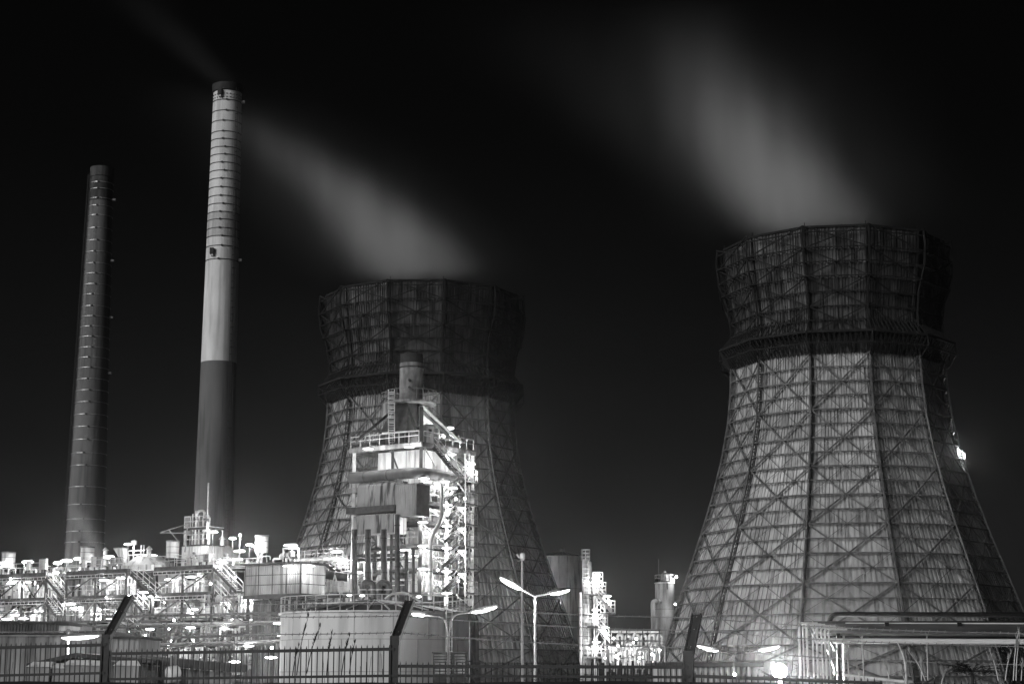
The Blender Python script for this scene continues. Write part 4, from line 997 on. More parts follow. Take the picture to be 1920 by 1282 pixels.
t = Thing('ribbed_box', 'ribbed metal box hanging at the furnace corner, dark plain side', 'enclosure', H(1.2, -2, zh(972)))
zr0, zr1 = zh(972), zh(914)
uR = -1.79; uL = 0.66; vF = -2.9
ribbed(t, 'ribbed_front', uL, uR, vF, zr0, zr1, M_SHEET, 0.25)
t.part('plain_side', MB().box(H(uR - 0.03, vF + 0.95, (zr0 + zr1) / 2), (0.06, 1.9, zr1 - zr0), AXF), M_DARK)
t.part('rear_and_far_side', MB().box(H((uL + uR) / 2 + 0.05, vF + 0.98, (zr0 + zr1) / 2), (uL - uR - 0.12, 1.84, zr1 - zr0 - 0.02), AXF), M_DARK)
t.part('top_cover', MB().box(H((uL + uR) / 2, vF + 0.95, zr1 + 0.05), (uL - uR + 0.1, 2.0, 0.08), AXF), M_MID)
t.part('hanger_beam', MB().bar(H(uR + 0.4, vF + 1.4, zr1 + 0.2), H(uR + 2, 0, zr1 + 0.2), 0.2).bar(H(uL - .4, vF + 1.4, zr1 + 0.2), H(uL + 1, 0, zr1 + 0.2), 0.2), M_DARK)
# dark downpipes
for i, (px, y0, y1, w, Y, lb) in enumerate(((665, 1000, 1118, 10.5, 166, 'leftmost of the dark downpipes under the stained hood'), (690, 1000, 1112, 11, 164, 'second dark downpipe from the left, under the stained hood'), (720, 1000, 1112, 11, 163.5, 'third dark downpipe from the left, under the stained hood'),
        (745, 972, 1112, 9.5, 162.5, 'dark downpipe under the left edge of the ribbed box'), (762, 1040, 1112, 7, 163, 'thin short dark downpipe right of the ribbed box edge'), (775, 1035, 1112, 6, 163, 'thinnest dark downpipe just left of the furnace corner post'))):
    r = w / 2 * Y / FPX; a, b_ = W(px, y0 - 8, Y), W(px, y1 + 14, Y)
    t = Thing('downpipe', lb, 'pipe', b_, 'dark downpipes of the furnace')
    t.part('pipe_run', MB().tube([a, a.lerp(b_, 0.5), b_], r, 14), M_DARK, smooth=True)
    for f in (0.12, 0.6): t.part('flange', MB().tube([a.lerp(b_, f), a.lerp(b_, f + 0.015)], r * 1.15, 14), M_BLACK)
    if i in (1, 2): t.part('bright_lagging', MB().tube([W(px + 7, 1065, Y), W(px + 7, 1095, Y)], 0.12, 8), M_GALV)
for px, lb in ((697, 'fat dark elbow at the foot of the second downpipe'), (727, 'fat dark elbow at the foot of the third downpipe')):
    pipe_thing([W(px - 17, 1118, 163), W(px - 17, 1092, 163), W(px + 2, 1092, 163), W(px + 2, 1118, 163)], 0.3, lb, None, M_DARK, rb=0.9)
for k, (y, x0, x1) in enumerate(((1042, 668, 760), (1050, 668, 745), (1030, 690, 760))):
    pipe_thing([W(x0, y, 166 + k), W(x1, y - 2, 165.5 + k)], 0.16, 'level pipe crossing behind the dark downpipes, ' + ('highest on the left', 'lowest of three', 'top right')[k], 'level pipes behind the downpipes', M_DARK)
# white pipe with an upside-down U at the top
pp = [W(811, 930, 166.5), W(812, 905, 166.5), W(828, 905, 165), W(828, 976, 164.5), W(808, 1005, 164), W(806, 1124, 164)]
t = Thing('white_riser', 'pale riser pipe with hooked top and a kink, beside the stair tower', 'pipe', pp[-1])
t.part('pipe_run', MB().tube(bend(pp, 1.0, 6), 0.2, 12), M_GALV, smooth=True)
for f in (0.2, 0.55): t.part('flange', MB().tube([pp[4].lerp(pp[5], f), pp[4].lerp(pp[5], f + 0.012)], 0.3, 12), M_MID)

# ---- stair tower on the right face
ord_ = ['lowest', 'second', 'third', 'fourth', 'fifth']
fl = [((830, 1108), (873, 1065)), ((830, 1062), (873, 1023)), ((832, 1017), (873, 981)), ((835, 974), (873, 943)), ((832, 938), (875, 899))]
Pst = lambda px, py, dv=0: W(px, py, 165 + (px - 786) / FPX * 165 * (c2 / s2) * 0.62 - 0.6 + dv)
for i, ((x0, y0), (x1, y1)) in enumerate(fl):
    stair(Pst(x0, y0), Pst(x1, y1), Vector((0.35, 0.75, 0)), '%s bright zigzag flight of the furnace stair, counted from the ground' % ord_[i], 'flights of the furnace stair', M_DARK, M_MID)
stair(Pst(812, 838), Pst(846, 880), Vector((0.35, 0.75, 0)), 'upper dark flight descending from the furnace top deck', 'flights of the furnace stair', M_DARK)
stair(Pst(846, 878), Pst(875, 906), Vector((0.35, 0.75, 0)), 'flight below the top one, running down to the outer landing', 'flights of the furnace stair', M_DARK)
t = Thing('stair_frame', 'bright lattice post frame with landings carrying the zigzag furnace stair', 'steel frame', Pst(876, 1240))
for px, dv in ((873, 0.0), (881, 0.8)):
    t.part('post', MB().bar(Vector((Pst(px, 1100, dv).x, Pst(px, 1100, dv).y, 0)), Pst(px - 1, 850, dv), 0.16), M_GALV)
lt_ = MB()
ys = list(range(860, 1130, 12))
for ya, yb in zip(ys, ys[1:]): lt_.bar(Pst(873, ya), Pst(881, yb, 0.8), 0.06).bar(Pst(881, ya, 0.8), Pst(873, yb), 0.06)
t.part('lacing', lt_, M_GALV)
for y in (899, 943, 981, 1023, 1065, 1110):
    p = Pst(872, y); q = Pst(889, y, 0.2)
    deck_part(t, p, Vector((q.x, q.y, p.z)), Vector((0.3, 0.9, 0)), 0.09, M_MID, 'landing', edge=M_GALV)
    t.part('railing', rail(MB(), [p, Vector((q.x, q.y, p.z)), Vector((q.x, q.y, p.z)) + Vector((0.3, 0.9, 0))], 1.1, 0.4, 0.03), M_GALV)
    t.part('brace', MB().bar(Pst(856, y + 4), Pst(873, y + 24), 0.12), M_GALV)
# ================================================================== LYING FURNACE CLUTTER
def fclutter(u0, u1, v0, v1, z0, z1, n, seed, lb):
    r_ = random.Random(seed)
    for i in range(n):
        u = u0 + (u1 - u0) * r_.random(); v = v0 + (v1 - v0) * r_.random(); zt = z0 + (z1 - z0) * (0.3 + 0.6 * r_.random()); u2 = min(max(u + (r_.random() - .5) * 3, u0), u1)
        pipe_thing([H(u, v, z0), H(u, v, zt), H(u2, v, zt), H(u2, v, z0)] if r_.random() < 0.6 else [H(u, v, z1), H(u, v, zt), H(u2, v, zt), H(u2, v + 0.8, zt)], r_.choice((0.06, 0.08, 0.11)), lb, lb.replace('thin pipe', 'pipes'), r_.choice((M_GALV, M_INSUL, M_MID)), rb=0.25)
for i, (a, b_) in enumerate(zip(LV[:5], LV[1:6])):
    fclutter(0.2, 3.6, 0.3, 1.6, a + 0.1, b_ - 0.4, 4, 700 + i, 'thin pipe at the furnace corner, %s deck from the bottom' % ord_[i])
fclutter(4.5, 8.2, 0.3, 1.8, LV[0], LV[2] - 0.4, 7, 720, 'thin pipe among the dark downpipes')

# ================================================================== WHITE STORAGE TANK
YT = 112; RT = 177 / FPX * YT * 0.985; cTk = Vector((W(703, 1200, YT).x, YT, 0)); zT = W(651, 1143, YT - RT).z
t = Thing('storage_tank', 'big round white storage tank with railed dark roof in the middle', 'tank', cTk)
nC = 3; zz = [0, zT * 0.36, zT * 0.7, zT]
for a, b_ in zip(zz, zz[1:]): t.part('shell_course', MB().lathe(cTk, [(RT, a + 0.012), (RT, b_ - 0.012)], 96, False), M_TANK, smooth=True)
sm_ = MB()
for ci, (a, b_) in enumerate(zip(zz, zz[1:])):
    for k in range(16):
        an = 2 * pi * (k + 0.33 * ci) / 16; d = Vector((cos(an), sin(an), 0)); sm_.bar(cTk + d * (RT + 0.002) + UP * (a + 0.02), cTk + d * (RT + 0.002) + UP * (b_ - 0.02), 0.03)
t.part('weld_seam', sm_, M_SHEET, kind='stuff')
t.part('weld_backing', MB().lathe(cTk, [(RT - 0.02, 0), (RT - 0.02, zT)], 64, False), M_MID, smooth=True)
t.part('top_angle', MB().lathe(cTk, [(RT, zT - 0.10), (RT + 0.12, zT - 0.10), (RT + 0.12, zT), (RT - 0.1, zT)], 96, False), M_PALE)
hR = 0.8
t.part('roof_cone', MB().lathe(cTk, [(RT - 0.1, zT + 0.01), (RT * 0.6, zT + hR * 0.48), (RT * 0.25, zT + hR * 0.84), (0.5, zT + hR)], 64), M_ROOF, smooth=True)
for k in range(28):
    a = 2 * pi * k / 28; d = Vector((cos(a), sin(a), 0)); t.part('rafter', MB().bar(cTk + d * (RT - 0.2) + UP * (zT + 0.06), cTk + d * RT * 0.6 + UP * (zT + hR * 0.48 + 0.08), 0.07).bar(cTk + d * RT * 0.6 + UP * (zT + hR * 0.48 + 0.08), cTk + d * 0.6 + UP * (zT + hR + 0.04), 0.07), M_GALV)
for k in range(44):
    a0, a1 = 2 * pi * k / 44, 2 * pi * (k + 1) / 44; p = cTk + Vector((cos(a0) * RT, sin(a0) * RT, zT)); q = cTk + Vector((cos(a1) * RT, sin(a1) * RT, zT))
    b = MB().bar(p - UP * 0.15, p + UP * 0.95, 0.05)
    for h in (0.45, 0.95): b.bar(p + UP * h, q + UP * h, 0.04)
    t.part('railing_bay', b, M_GALV)
for px in (836, 847):  # ladder uprights
    p = W(px, 1260, 107.6); t.part('ladder_upright', MB().bar(Vector((p.x, p.y, 0)), Vector((p.x, p.y, zT + 1)), 0.05), M_GALV)
lb = MB(); p = W(836, 1260, 107.6); q = W(847, 1260, 107.6)
for i in range(22): lb.bar(Vector((p.x, p.y, 0.3 * i + 0.3)), Vector((q.x, q.y, 0.3 * i + 0.3)), 0.04)
t.part('ladder_rung', lb, M_GALV, kind='stuff')
# foam pipes and roof walkway
pipe_thing([W(722, 1122, YT), W(735, 1112, YT), W(760, 1110, YT), W(790, 1128, YT - 2)], 0.07, 'bright thin pipe rail over the tank roof', None, M_GALV)
pipe_thing([cTk + Vector((RT + 0.35, -0.8, 0)), cTk + Vector((RT + 0.35, -0.8, zT - 0.3)), cTk + Vector((RT - 0.6, -0.8, zT + 0.6))], 0.28, 'dark downpipe against the right side of the white tank', None, M_MID)
# electrical cabinets before it
for i, (x0, x1, lb) in enumerate(((812, 847, 'louvred dark cabinet before the right side of the white tank'), (851, 873, 'narrower louvred cabinet right beside the louvred one'))):
    a, b_ = W(x0, 1224, 80), W(x1, 1224, 80); t = Thing('louvred_cabinet', lb, 'cabinet', Vector((a.x, 80, 0)), 'louvred cabinets')
    zt = a.z; t.part('body', MB().box(Vector(((a.x + b_.x) / 2, 80.4, zt / 2)), (b_.x - a.x, 0.7, zt)), M_BLACK)
    for k in range(7): t.part('louvre', MB().box(Vector(((a.x + b_.x) / 2, 80.0, zt - 0.1 - 0.13 * k)), (b_.x - a.x - 0.06, 0.10, 0.04), (Vector((1, 0, 0)), Vector((0, 0.8, -0.6)), Vector((0, 0.6, 0.8)))), M_MID)
    t.part('cap', MB().box(Vector(((a.x + b_.x) / 2, 80.35, zt + 0.03)), (b_.x - a.x + 0.1, 0.9, 0.06)), M_DARK)

# ================================================================== WAREHOUSE AND LOW HUTS, LEFT
def hut(x0, x1, ytop, Y, depth, label, m, roof_over=0.15, pitch=0.3, fascia=None, npan=4, zb=0, name='warehouse'):
    a, b_ = W(x0, ytop, Y), W(x1, ytop, Y); z = a.z; t = Thing(name, label, 'building', Vector((a.x, Y, zb)))
    for k in range(npan):
        p, q = a.lerp(b_, k / npan), a.lerp(b_, (k + 1) / npan); t.part('wall_sheet', corr(MB(), (p.x + 0.012, Y, 0), (q.x - 0.012, Y, 0), zb, z, pitch, 0.04, Vector((0, -1, 0))), m)
    t.part('end_wall', MB().box(Vector((b_.x, Y + depth / 2, (z + zb) / 2)), (0.08, depth, z - zb)), m); t.part('end_wall', MB().box(Vector((a.x, Y + depth / 2, (z + zb) / 2)), (0.08, depth, z - zb)), m)
    t.part('rear_wall', MB().box(Vector(((a.x + b_.x) / 2, Y + depth, (z + zb) / 2)), (b_.x - a.x, 0.08, z - zb)), m)
    t.part('roof', MB().box(Vector(((a.x + b_.x) / 2, Y + depth / 2 - 0.1, z + 0.07)), (b_.x - a.x + 2 * roof_over, depth + 0.3, 0.12)), M_ROOF)
    if fascia: t.part('fascia', MB().box(Vector(((a.x + b_.x) / 2, Y - 0.1, z + 0.04)), (b_.x - a.x + 2 * roof_over, 0.06, 0.2)), fascia)
    return t, a, b_
hut(-60, 112, 1168, 104, 8, 'dark ribbed upper block of the warehouse at far left', M_DSHEET, pitch=0.17, npan=6)
t, a, b_ = hut(-60, 206, 1190, 98, 6, 'grey lower warehouse wall behind the street lamp at far left', M_SHEET, pitch=1.1, fascia=M_GALV, npan=7)
hut(112, 126, 1172, 103, 3, 'small pale box between the dark block and the street lamp arm', M_PALE, npan=1, name='plant_box')
hut(126, 200, 1186, 101, 5, 'grey shed end just left of the first fence arm', M_SHEET, npan=3, name='shed')
t, a, b_ = hut(203, 263, 1197, 90, 5, 'corrugated hut right of the first fence arm, paler than the warehouse', M_SHEET, npan=3, pitch=0.22, name='hut')
# low dark gabled roof with containers beneath, and long low dark roof
Y = 62
pk, lf, rt_ = W(142, 1223, Y), W(50, 1243, Y), W(260, 1234, Y)
t = Thing('gabled_shed', 'low black-roofed gabled shed at the lower left, behind the railing', 'shed', Vector((pk.x, Y, 0)))
ev = MB()
t.part('gable_roof', MB().add([lf, pk, pk + Vector((0, 5, 0)), lf + Vector((0, 5, 0)), lf - UP * .14, pk - UP * .14, pk + Vector((0, 5, -.14)), lf + Vector((0, 5, -.14))], [(0, 1, 2, 3), (7, 6, 5, 4), (0, 4, 5, 1), (3, 2, 6, 7), (0, 3, 7, 4)]), M_ROOF)
t.part('gable_roof', MB().add([pk, rt_, rt_ + Vector((0, 5, 0)), pk + Vector((0, 5, 0)), pk - UP * .14, rt_ - UP * .14, rt_ + Vector((0, 5, -.14)), pk + Vector((0, 5, -.14))], [(0, 1, 2, 3), (7, 6, 5, 4), (0, 4, 5, 1), (3, 2, 6, 7), (1, 5, 6, 2)]), M_ROOF)
n = 12
for k in range(n):
    x0, x1 = lf.x + (rt_.x - lf.x) * k / n, lf.x + (rt_.x - lf.x) * (k + 1) / n
    zt = lambda x: (lf.z + (pk.z - lf.z) * (x - lf.x) / (pk.x - lf.x) if x < pk.x else pk.z + (rt_.z - pk.z) * (x - pk.x) / (rt_.x - pk.x)) - 0.2
    t.part('wall_board', MB().add([(x0 + .01, Y + 0.6, 0), (x1 - .01, Y + 0.6, 0), (x1 - .01, Y + 0.6, zt(x1)), (x0 + .01, Y + 0.6, zt(x0)), (x0 + .01, Y + 0.66, 0), (x1 - .01, Y + 0.66, 0), (x1 - .01, Y + 0.66, zt(x1)), (x0 + .01, Y + 0.66, zt(x0))], [(0, 1, 2, 3), (7, 6, 5, 4), (0, 4, 5, 1), (1, 5, 6, 2), (0, 3, 7, 4)]), (M_MID, M_SHEET, M_DSHEET)[k % 3])
t.part('side_wall', MB().box(Vector((lf.x + .3, Y + 2.6, lf.z / 2 - .2)), (0.1, 4, lf.z - .4)), M_MID); t.part('side_wall', MB().box(Vector((rt_.x - .3, Y + 2.6, rt_.z / 2 - .2)), (0.1, 4, rt_.z - .4)), M_MID)
a, b_ = W(262, 1228, 66), W(430, 1243, 64)
t = Thing('low_roof', 'long flat black roof band behind the railing, left of centre', 'shed', Vector((a.x, 66, 0)))
mb = MB(); 
for p, q in ((a, b_),):
    mb.add([p, q, q - UP * 0.30, p - UP * 0.32, p + Vector((0, 4, 0)), q + Vector((0, 4, 0)), q + Vector((0, 4, -.3)), p + Vector((0, 4, -.32))], [(0, 3, 2, 1), (4, 5, 6, 7), (0, 1, 5, 4), (3, 7, 6, 2), (0, 4, 7, 3), (1, 2, 6, 5)])
t.part('roof', mb, M_ROOF)
for k in range(8):
    p, q = a.lerp(b_, k / 8), a.lerp(b_, (k + 1) / 8); t.part('wall_board', MB().box(Vector(((p.x + q.x) / 2, (p.y + q.y) / 2 + 0.6, (p.z - 0.35) / 2)), (abs(q.x - p.x) - 0.02, 0.05, p.z - 0.36)), (M_SHEET, M_MID)[k % 2])
# pallets and bins catching the light in front of it
for i, (px, py, w, lb) in enumerate(((80, 1246, 1.3, 'white-topped bin leftmost under the black gable'), (148, 1243, 1.4, 'white-topped bin right of the street lamp post'), (182, 1244, 0.9, 'small white-topped bin left of the first fence post'), (238, 1244, 1.1, 'pale square bin right of the first fence post'), (115, 1249, 0.7, 'low pale bin at the lamp post foot'))):
    p = W(px, py, 56); w *= 0.55; t = Thing('lidded_bin', lb, 'bin', Vector((p.x, 56, 0)), 'bins under the black gable')
    t.part('body', frustum(MB(), Vector((p.x, 56, 0)), (w * 0.85, 0.7), (w, 0.8), p.z - 0.06, (0, 0), (Vector((1, 0, 0)), Vector((0, 1, 0)))), M_SHEET)
    t.part('lid', frustum(MB(), Vector((p.x, 56, p.z - 0.055)), (w + 0.1, 0.9), (w * 0.8, 0.5), 0.16, (0.05, 0), (Vector((1, 0, 0)), Vector((0, 1, 0)))), M_PALE)

# ================================================================== RIGHT OF CENTRE
def silo(px0, px1, yt, Y, label, m, roof=0, name='silo', ladder=False):
    p = W((px0 + px1) / 2, yt, Y); r = (px1 - px0) / 2 / FPX * Y; c = Vector((p.x, Y, 0)); z = p.z
    t = Thing(name, label, 'silo', c)
    n = 4
    for k in range(n): t.part('shell_course', MB().lathe(c, [(r, z * k / n + 0.02), (r, z * (k + 1) / n - 0.02)], 40, False), m, smooth=True)
    t.part('inner_shell', MB().lathe(c, [(r - 0.03, 0), (r - 0.03, z)], 40, False), M_DARK, smooth=True)
    t.part('rim', MB().lathe(c, [(r, z - 0.12), (r + 0.1, z - 0.12), (r + 0.1, z), (r - 0.05, z)], 40, False), M_GALV)
    t.part('roof', MB().lathe(c, [(r + 0.05, z + 0.01), (r * 0.4, z + roof * 0.75), (0.3, z + roof)], 40), M_ROOF, smooth=True)
    return t, c, r, z
t, c, r, z = silo(1010, 1098, 1044, 300, 'wide grey silo tank with dark cone roof right of the left cooling tower', M_PALE, 1.0)
b = MB()
for k in range(10):
    a = -pi / 2 + (k - 5) * 0.3; b.bar(c + Vector((cos(a) * r, sin(a) * r, z + 0.05)), c + Vector((cos(a) * r * .4, sin(a) * r * .4, z + .8)), 0.08)
t.part('roof_rib', b, M_DARK); t.part('roof_vent', MB().lathe(c + UP * (z + 0.95), [(0.4, 0), (0.4, 0.5), (0.1, 0.7)], 10), M_DARK)
t, c, r, z = silo(1228, 1264, 1092, 250, 'slim grey silo with small turret and lamp left of the right tower', M_SHEET, 0.3)
t.part('turret', MB().lathe(c + UP * (z + 0.2) + Vector((0.1, 0, 0)), [(0.65, 0), (0.65, 1.0), (0.2, 1.25), (0.2, 1.5)], 16), M_MID, smooth=True)
t.part('railing', rail(MB(), [c + Vector((r * cos(a * pi / 6), r * sin(a * pi / 6), z)) for a in range(13)], 1.1, 0.8, 0.035), M_MID)
t.part('antenna', MB().bar(c + Vector((-0.8, 0, z)), c + Vector((-0.8, 0, z + 3.4)), 0.05), M_MID)
t.part('valve_stack', MB().box(c + Vector((0.9, -0.2, z + 0.6)), (0.2, 0.2, 1.0)).box(c + Vector((1.25, -0.2, z + 0.4)), (0.3, 0.2, 0.7)), M_PALE)
t.part('drain_stain_plate', MB().box(c + Vector((0.25, -r - 0.02, z - 0.5)), (0.14, 0.06, 1.0)), M_DARK)
p = W(1224, 1126, 248)
pipe_thing([Vector((p.x, 248, 0)), p, p + Vector((1.2, 0.8, 0))], 0.32, 'pale standpipe just left of the slim silo', None, M_SHEET)
# distillation column pair
def column(px, w, yt, Y, label, m=M_GALV):
    p = W(px, yt, Y); r = w / 2 / FPX * Y; c = Vector((p.x, Y, 0)); t = Thing('process_column', label, 'column', c, 'tall process columns right of the wide silo')
    t.part('shell', MB().lathe(c, [(r, 0), (r, p.z), (r * 0.6, p.z + r * 0.5), (0.05, p.z + r * 0.7)], 20), m, smooth=True)
    b = MB()
    for k in range(7): b.lathe(c, [(r, p.z * k / 7 - 0.06), (r + 0.06, p.z * k / 7 - 0.06), (r + 0.06, p.z * k / 7 + 0.06), (r, p.z * k / 7 + 0.06)], 20, False)
    t.part('band', b, M_MID); return t, c, r, p.z
YC = 190
t, c, r, z = column(1098, 12, 1050, YC, 'tallest pale process column with caged ladder on its side')
lb = MB()
for dx in (-0.3, 0.3): lb.bar(c + Vector((dx - 0.05, -r - 0.15, 0)), c + Vector((dx - 0.05, -r - 0.15, z + 1.1)), 0.07)
for i in range(30): lb.bar(c + Vector((-0.35, -r - 0.15, z * i / 30)), c + Vector((0.25, -r - 0.15, z * i / 30)), 0.06)
for i in range(8, 30, 2):
    zz_ = z * i / 30
    lb.bar(c + Vector((-0.35, -r - .15, zz_)), c + Vector((-0.4, -r - .8, zz_)), 0.05).bar(c + Vector((.25, -r - .15, zz_)), c + Vector((.3, -r - .8, zz_)), 0.05).bar(c + Vector((-.4, -r - .8, zz_)), c + Vector((.3, -r - .8, zz_)), 0.05)
t.part('caged_ladder', lb, M_GALV)
t.part('top_railing', rail(MB(), [c + Vector((x, y, z)) for x, y in ((-.45, -.6), (.45, -.6), (.45, .5), (-.45, .5), (-.45, -.6))], 1.15, 0.5, 0.035, (1, .66, .33)), M_GALV)
column(1105, 9, 1054, YC + 1.2, 'pale process column just right of the tallest one')
column(1088, 6, 1112, YC - 1, 'thin short process column left of the tallest one')
column(1118, 5, 1080, YC - .5, 'slender riser column inside the lit stair frame', M_PALE)
t = Thing('access_tower', 'lit zigzag access stair frame beside the process columns', 'steel frame', Vector((W(1122, 1200, YC).x, YC, 0)))
for px in (1114, 1134):
    for d in (-1.0, 0.6): t.part('post', MB().bar(Vector((W(px, 1200, YC).x, YC + d, 0)), Vector((W(px, 1200, YC).x, YC + d, W(px, 1100 if px == 1114 else 1115, YC).z)), 0.1), M_GALV)
for y, x0, x1 in ((1112, 1096, 1137), (1147, 1126, 1154), (1172, 1102, 1140), (1230, 1102, 1145)):
    p, q = W(x0, y, YC - 1), W(x1, y, YC - 1); deck_part(t, p, Vector((q.x, q.y, p.z)), Vector((0, 1.6, 0)), 0.16, M_MID)
    t.part('railing', rail(MB(), [p, Vector((q.x, q.y, p.z)), Vector((q.x, q.y + 1.6, p.z))], 1.2, 0.5, 0.035, (1, .66, .33)), M_GALV)
for x0, x1, y0, y1 in ((1112, 1130, 1100, 1088), ):
    p = W(x0, y0, YC - 1); q = W(x1, y0, YC - 1); t.part('railing', rail(MB(), [p, q], 1.6, 0.3, 0.04, (1, .7, .4, .1)), M_GALV)
for ya, yb in ((1115, 1146), (1146, 1172), (1172, 1200), (1200, 1230)):
    t.part('brace', MB().bar(W(1114, ya, YC - 1), W(1134, yb, YC - 1), 0.08).bar(W(1134, ya, YC - 1), W(1114, yb, YC - 1), 0.08), M_GALV)
stair(W(1122, 1116, YC - 1.6), W(1147, 1146, YC - 1.6), Vector((0, .8, 0)), 'upper flight running down right beside the process columns', 'access tower flights', M_GALV)
stair(W(1122, 1175, YC - 1.6), W(1147, 1205, YC - 1.6), Vector((0, .8, 0)), 'lower flight running down right beside the process columns', 'access tower flights', M_GALV)
# pipe manifold with tall loops
for i in range(6):
    x = 1158 + 15 * i; 
    pipe_thing([W(x, 1214, 178), W(x, 1189 + (i % 2) * 2, 178), W(x + 9, 1189 + (i % 2) * 2, 178), W(x + 9, 1214, 178)], 0.17, 'bright upside-down U pipe in the manifold row, %s from the left' % ('first', 'second', 'third', 'fourth', 'fifth', 'sixth')[i], 'manifold loops', M_GALV, rb=0.45)
for i, y in enumerate((1183, 1212, 1219, 1226, 1234)):
    pipe_thing([W(1140, y, 177 + i * .3), W(1190, y + 1, 177 + i * .3), W(1238, y, 177 + i * .3)], 0.14 + 0.03 * (i % 3), 'level manifold pipe, %s from the top' % ('first', 'second', 'third', 'fourth', 'fifth')[i], 'level manifold pipes', M_GALV if i % 2 else M_PALE)
r_ = random.Random(5)
for i in range(26):
    x = 1138 + 100 * r_.random(); y0 = 1205 + 20 * r_.random(); y1 = y0 + 10 + 30 * r_.random(); Y = 172 + 5 * r_.random(); dx = (r_.random() - .5) * 30
    pipe_thing([W(x, y1, Y), W(x, y0, Y), W(x + dx, y0, Y), W(x + dx, y1, Y)], r_.choice((0.08, 0.11, 0.15)), 'pale pipe tangled in the bright manifold left of the right tower', 'pipes tangled in the manifold', r_.choice((M_GALV, M_PALE, M_MID)), rb=0.3)
for i in range(4): drum(W(1150 + 24 * i, 1248, 180), 0.55, 1.5, 'small pale vessel behind the manifold, %s from the left' % ('first', 'second', 'third', 'last')[i], 'vessels behind the manifold', M_PALE)
t = Thing('manifold_frame', 'thin dark frame with stub masts over the bright manifold', 'steel frame', W(1150, 1262, 176))
for x in (1145, 1175, 1205, 1236): t.part('post', MB().bar(W(x, 1262, 176), W(x, 1178, 176), 0.12), M_DARK)
for y in (1180, 1200, 1228): t.part('beam', MB().bar(W(1143, y, 176), W(1238, y + 1, 176), 0.14), M_DARK)
# low dark-roofed hut by the foot of the right tower
t, a, b_ = hut(1238, 1420, 1247, 74, 4, 'long low hut with black roof edge before the right tower foot', M_SHEET, 0.25, 0.25, M_ROOF, 6, name='hut')
# big pipe rack at the right
YR = 46
M_SHINY = mat('bare_aluminium', 0.35, 0.6, 0.28, (1, 3, 3), metal=0.9); M_SHINYD = mat('dark_lagging', 0.05, 0.09, 0.35, (0.6, 2, 2), metal=0.4)
t = Thing('right_pipe_bridge', 'dark pipe bridge crossing in front of the right tower at the right edge', 'pipe bridge', Vector((W(1570, 1262, YR).x, YR, 0)))
def rpipe(x0, y0, x1, y1, r, dY, m, nm='pipe', arms=None):
    pts = [W(x0, y0, YR + dY), W((x0 + x1) / 2, (y0 + y1) / 2, YR + dY), W(x1, y1, YR + dY)]
    if arms: pts = bend([W(x0 + arms[0], y0 + arms[1], YR + dY)] + pts, 0.25)
    t.part(nm, MB().tube(pts, r, 14), m, smooth=True)
rpipe(1560, 1151, 2010, 1152, 0.07, 1.0, M_BLACK, arms=(-8, 22))
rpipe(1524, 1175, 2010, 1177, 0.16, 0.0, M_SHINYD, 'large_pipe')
rpipe(1540, 1187, 2010, 1188, 0.12, 0.5, M_WHITEP, 'bright_pipe')  # white colour stands in for lamplight reflected along this pipe
rpipe(1530, 1198, 2010, 1200, 0.035, 0.2, M_WHITEP); rpipe(1530, 1202, 2010, 1205, 0.04, 0.1, M_WHITEP); rpipe(1585, 1168, 2010, 1169, 0.022, -0.1, M_WHITEP)  # last: a pale rod added as the highlight line on the large pipe
t.part('top_beam', MB().bar(W(1500, 1166, YR + .4), W(2010, 1165, YR + .4), 0.10, 0.06), M_BLACK)
t.part('lower_beam', MB().bar(W(1510, 1194, YR + .4), W(2010, 1196, YR + .4), 0.10, 0.09), M_BLACK)
for x in (1571, 1581): t.part('leg', MB().bar(Vector((W(x, 1240, YR + .3).x, YR + .3, 0)), W(x, 1166, YR + .3), 0.05 if x == 1581 else 0.10), M_BLACK if x == 1571 else M_GALV)
for x in (1661, 1797): t.part('pipe_clamp', MB().box(W(x, 1170, YR - .05), (0.10, 0.3, 0.10)), M_BLACK)
t.part('leg', MB().bar(Vector((W(1990, 1240, YR + .3).x, YR + .3, 0)), W(1990, 1166, YR + .3), 0.14), M_BLACK)
names = ['first', 'second', 'third', 'fourth', 'fifth', 'sixth', 'seventh', 'eighth']
for i, x in enumerate((1498, 1505, 1512, 1523, 1531, 1539, 1546, 1553)):
    p = W(x, 1168 + 1.5 * i, YR - 0.3 - 0.12 * i); q = Vector((p.x + (0.06 if i > 4 else 0), p.y, 0.3))
    pipe_thing([p + Vector((0.5, 0.1, 0)), p, q, q + Vector((-0.25 if i < 4 else 0.3, 0, -0.1))], 0.026 if i % 2 else 0.036, '%s from the left of the bright thin pipes dropping at the bridge end' % names[i], 'thin pipes dropping from the bridge', M_GALV, rb=0.12)
for i, ((x0, y0), (x1, y1)) in enumerate((((1515, 1170), (1531, 1200)), ((1548, 1205), (1568, 1260)), ((1556, 1200), (1566, 1216)))):
    t2 = Thing('raking_strut', 'raking bright strut under the bridge end, %s' % ('highest', 'longest', 'shortest')[i], 'strut', W(x1, y1, YR - .8), 'raking struts'); t2.part('bar', MB().bar(W(x0, y0, YR - .8), W(x1, y1, YR - .8), 0.05), M_MID); t2.part('end_plate', MB().box(W(x1, y1, YR - .8), (0.1, 0.04, 0.1)), M_GALV)
a, b_ = W(1588, 1267, 30), W(1704, 1280, 26)
t = Thing('concrete_kerb', 'bright pale concrete ledge at the bottom right below the bridge', 'kerb', Vector((a.x, a.y, 0)))
